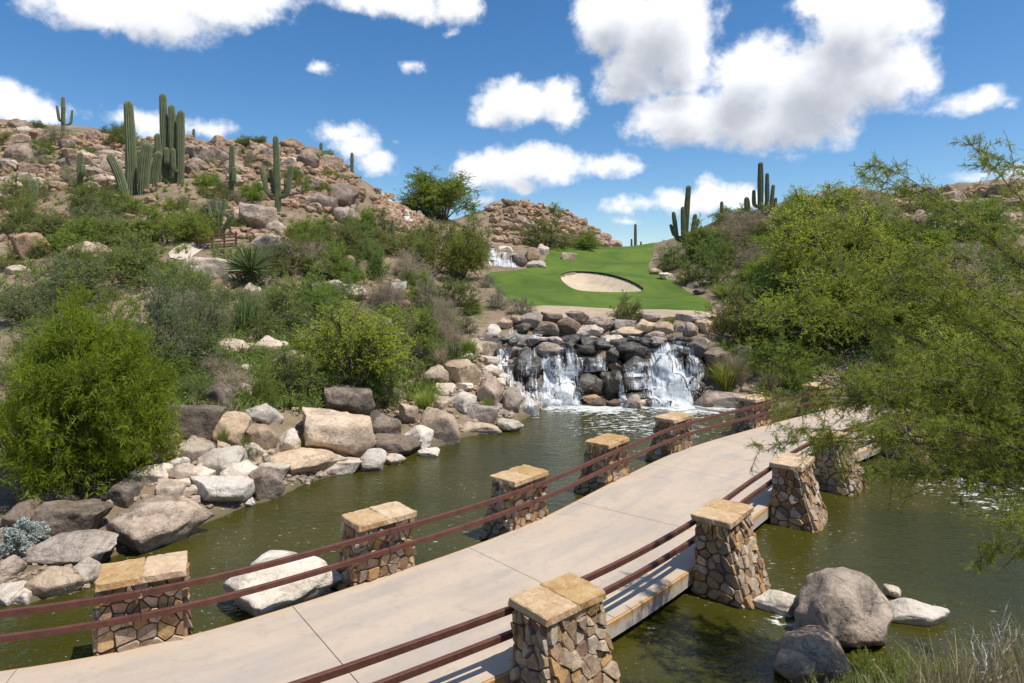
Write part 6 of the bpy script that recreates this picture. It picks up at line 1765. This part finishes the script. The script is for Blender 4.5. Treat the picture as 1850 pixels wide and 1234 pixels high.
def wm(op, a, b=0.0, c=0.0, clamp=False):
    n = N('ShaderNodeMath'); n.operation = op; n.use_clamp = clamp
    for i, v in enumerate((a, b, c)):
        if isinstance(v, bpy.types.NodeSocket): Lk(v, n.inputs[i])
        else: n.inputs[i].default_value = v
    return n.outputs[0]
def wstep(x, a, b, lo=0.0, hi=1.0):
    n = N('ShaderNodeMapRange'); n.interpolation_type = 'SMOOTHSTEP'; Lk(x, n.inputs['Value'])
    for k, v in (('From Min', a), ('From Max', b), ('To Min', lo), ('To Max', hi)): n.inputs[k].default_value = v
    return n.outputs[0]
tc = N('ShaderNodeTexCoord'); sp = N('ShaderNodeSeparateXYZ'); Lk(tc.outputs['Generated'], sp.inputs[0])
az = wm('ARCTAN2', sp.outputs[0], sp.outputs[1]); el = wm('ARCSINE', sp.outputs[2])
def dens(da, de, k=0):
    cb = N('ShaderNodeCombineXYZ'); Lk(wm('ADD', az, da), cb.inputs[0]); Lk(wm('ADD', el, de), cb.inputs[1])
    g = N('ShaderNodeGroup'); g.node_tree = grp; Lk(cb.outputs[0], g.inputs[0]); return g.outputs[k]
d0 = dens(0, 0); d1 = dens(0.012, 0.028, 1); d2 = dens(0.02, 0.06, 1)
alpha = wstep(d0, -0.16, 0.60)
occ = wm('ADD', wm('MULTIPLY', wm('MAXIMUM', d1, 0.0), 0.55), wm('MULTIPLY', wm('MAXIMUM', d2, 0.0), 0.42))
lit = wstep(occ, 0.12, 1.15, 1.0, 0.0)
mixc = N('ShaderNodeMix'); mixc.data_type = 'RGBA'; Lk(lit, mixc.inputs[0]); mixc.inputs[6].default_value = (4.4, 4.7, 5.4, 1); mixc.inputs[7].default_value = (9.0, 9.15, 9.5, 1)
# deeper blue, as through a polariser
hsv = N('ShaderNodeHueSaturation'); Lk(sky.outputs[0], hsv.inputs['Color']); hsv.inputs['Saturation'].default_value = 1.30; hsv.inputs['Value'].default_value = 1.18
mx = N('ShaderNodeMix'); mx.data_type = 'RGBA'; Lk(alpha, mx.inputs[0]); Lk(hsv.outputs[0], mx.inputs[6]); Lk(mixc.outputs[2], mx.inputs[7])
Lk(mx.outputs[2], bg.inputs['Color']); Lk(bg.outputs[0], out.inputs[0])

sun = bpy.data.lights.new('sun', 'SUN'); sun.energy = 4.2; sun.angle = R(0.5); sun.color = (1.0, 0.955, 0.88)
so = bpy.data.objects.new('sun', sun); COL.objects.link(so); so.rotation_euler = SUN.to_track_quat('Z', 'Y').to_euler(); so.location = (20, -10, 40)

cam = bpy.data.cameras.new('camera'); cam.sensor_width = 36.0; cam.lens = FPX / 1850 * 36
cam.shift_y = -(617 - HY) / 1850.0; cam.clip_start = 0.1; cam.clip_end = 9000
co = bpy.data.objects.new('camera', cam); COL.objects.link(co); co.location = (0, 0, EYE); co.rotation_euler = (R(90), 0, 0)
scene.camera = co
scene.view_settings.view_transform = 'Standard'; scene.view_settings.look = 'None'
scene.view_settings.exposure = 0.25; scene.view_settings.gamma = 1.0
scene.cycles.use_denoising = True
scene.cycles.max_bounces = 6; scene.cycles.diffuse_bounces = 3; scene.cycles.transparent_max_bounces = 12
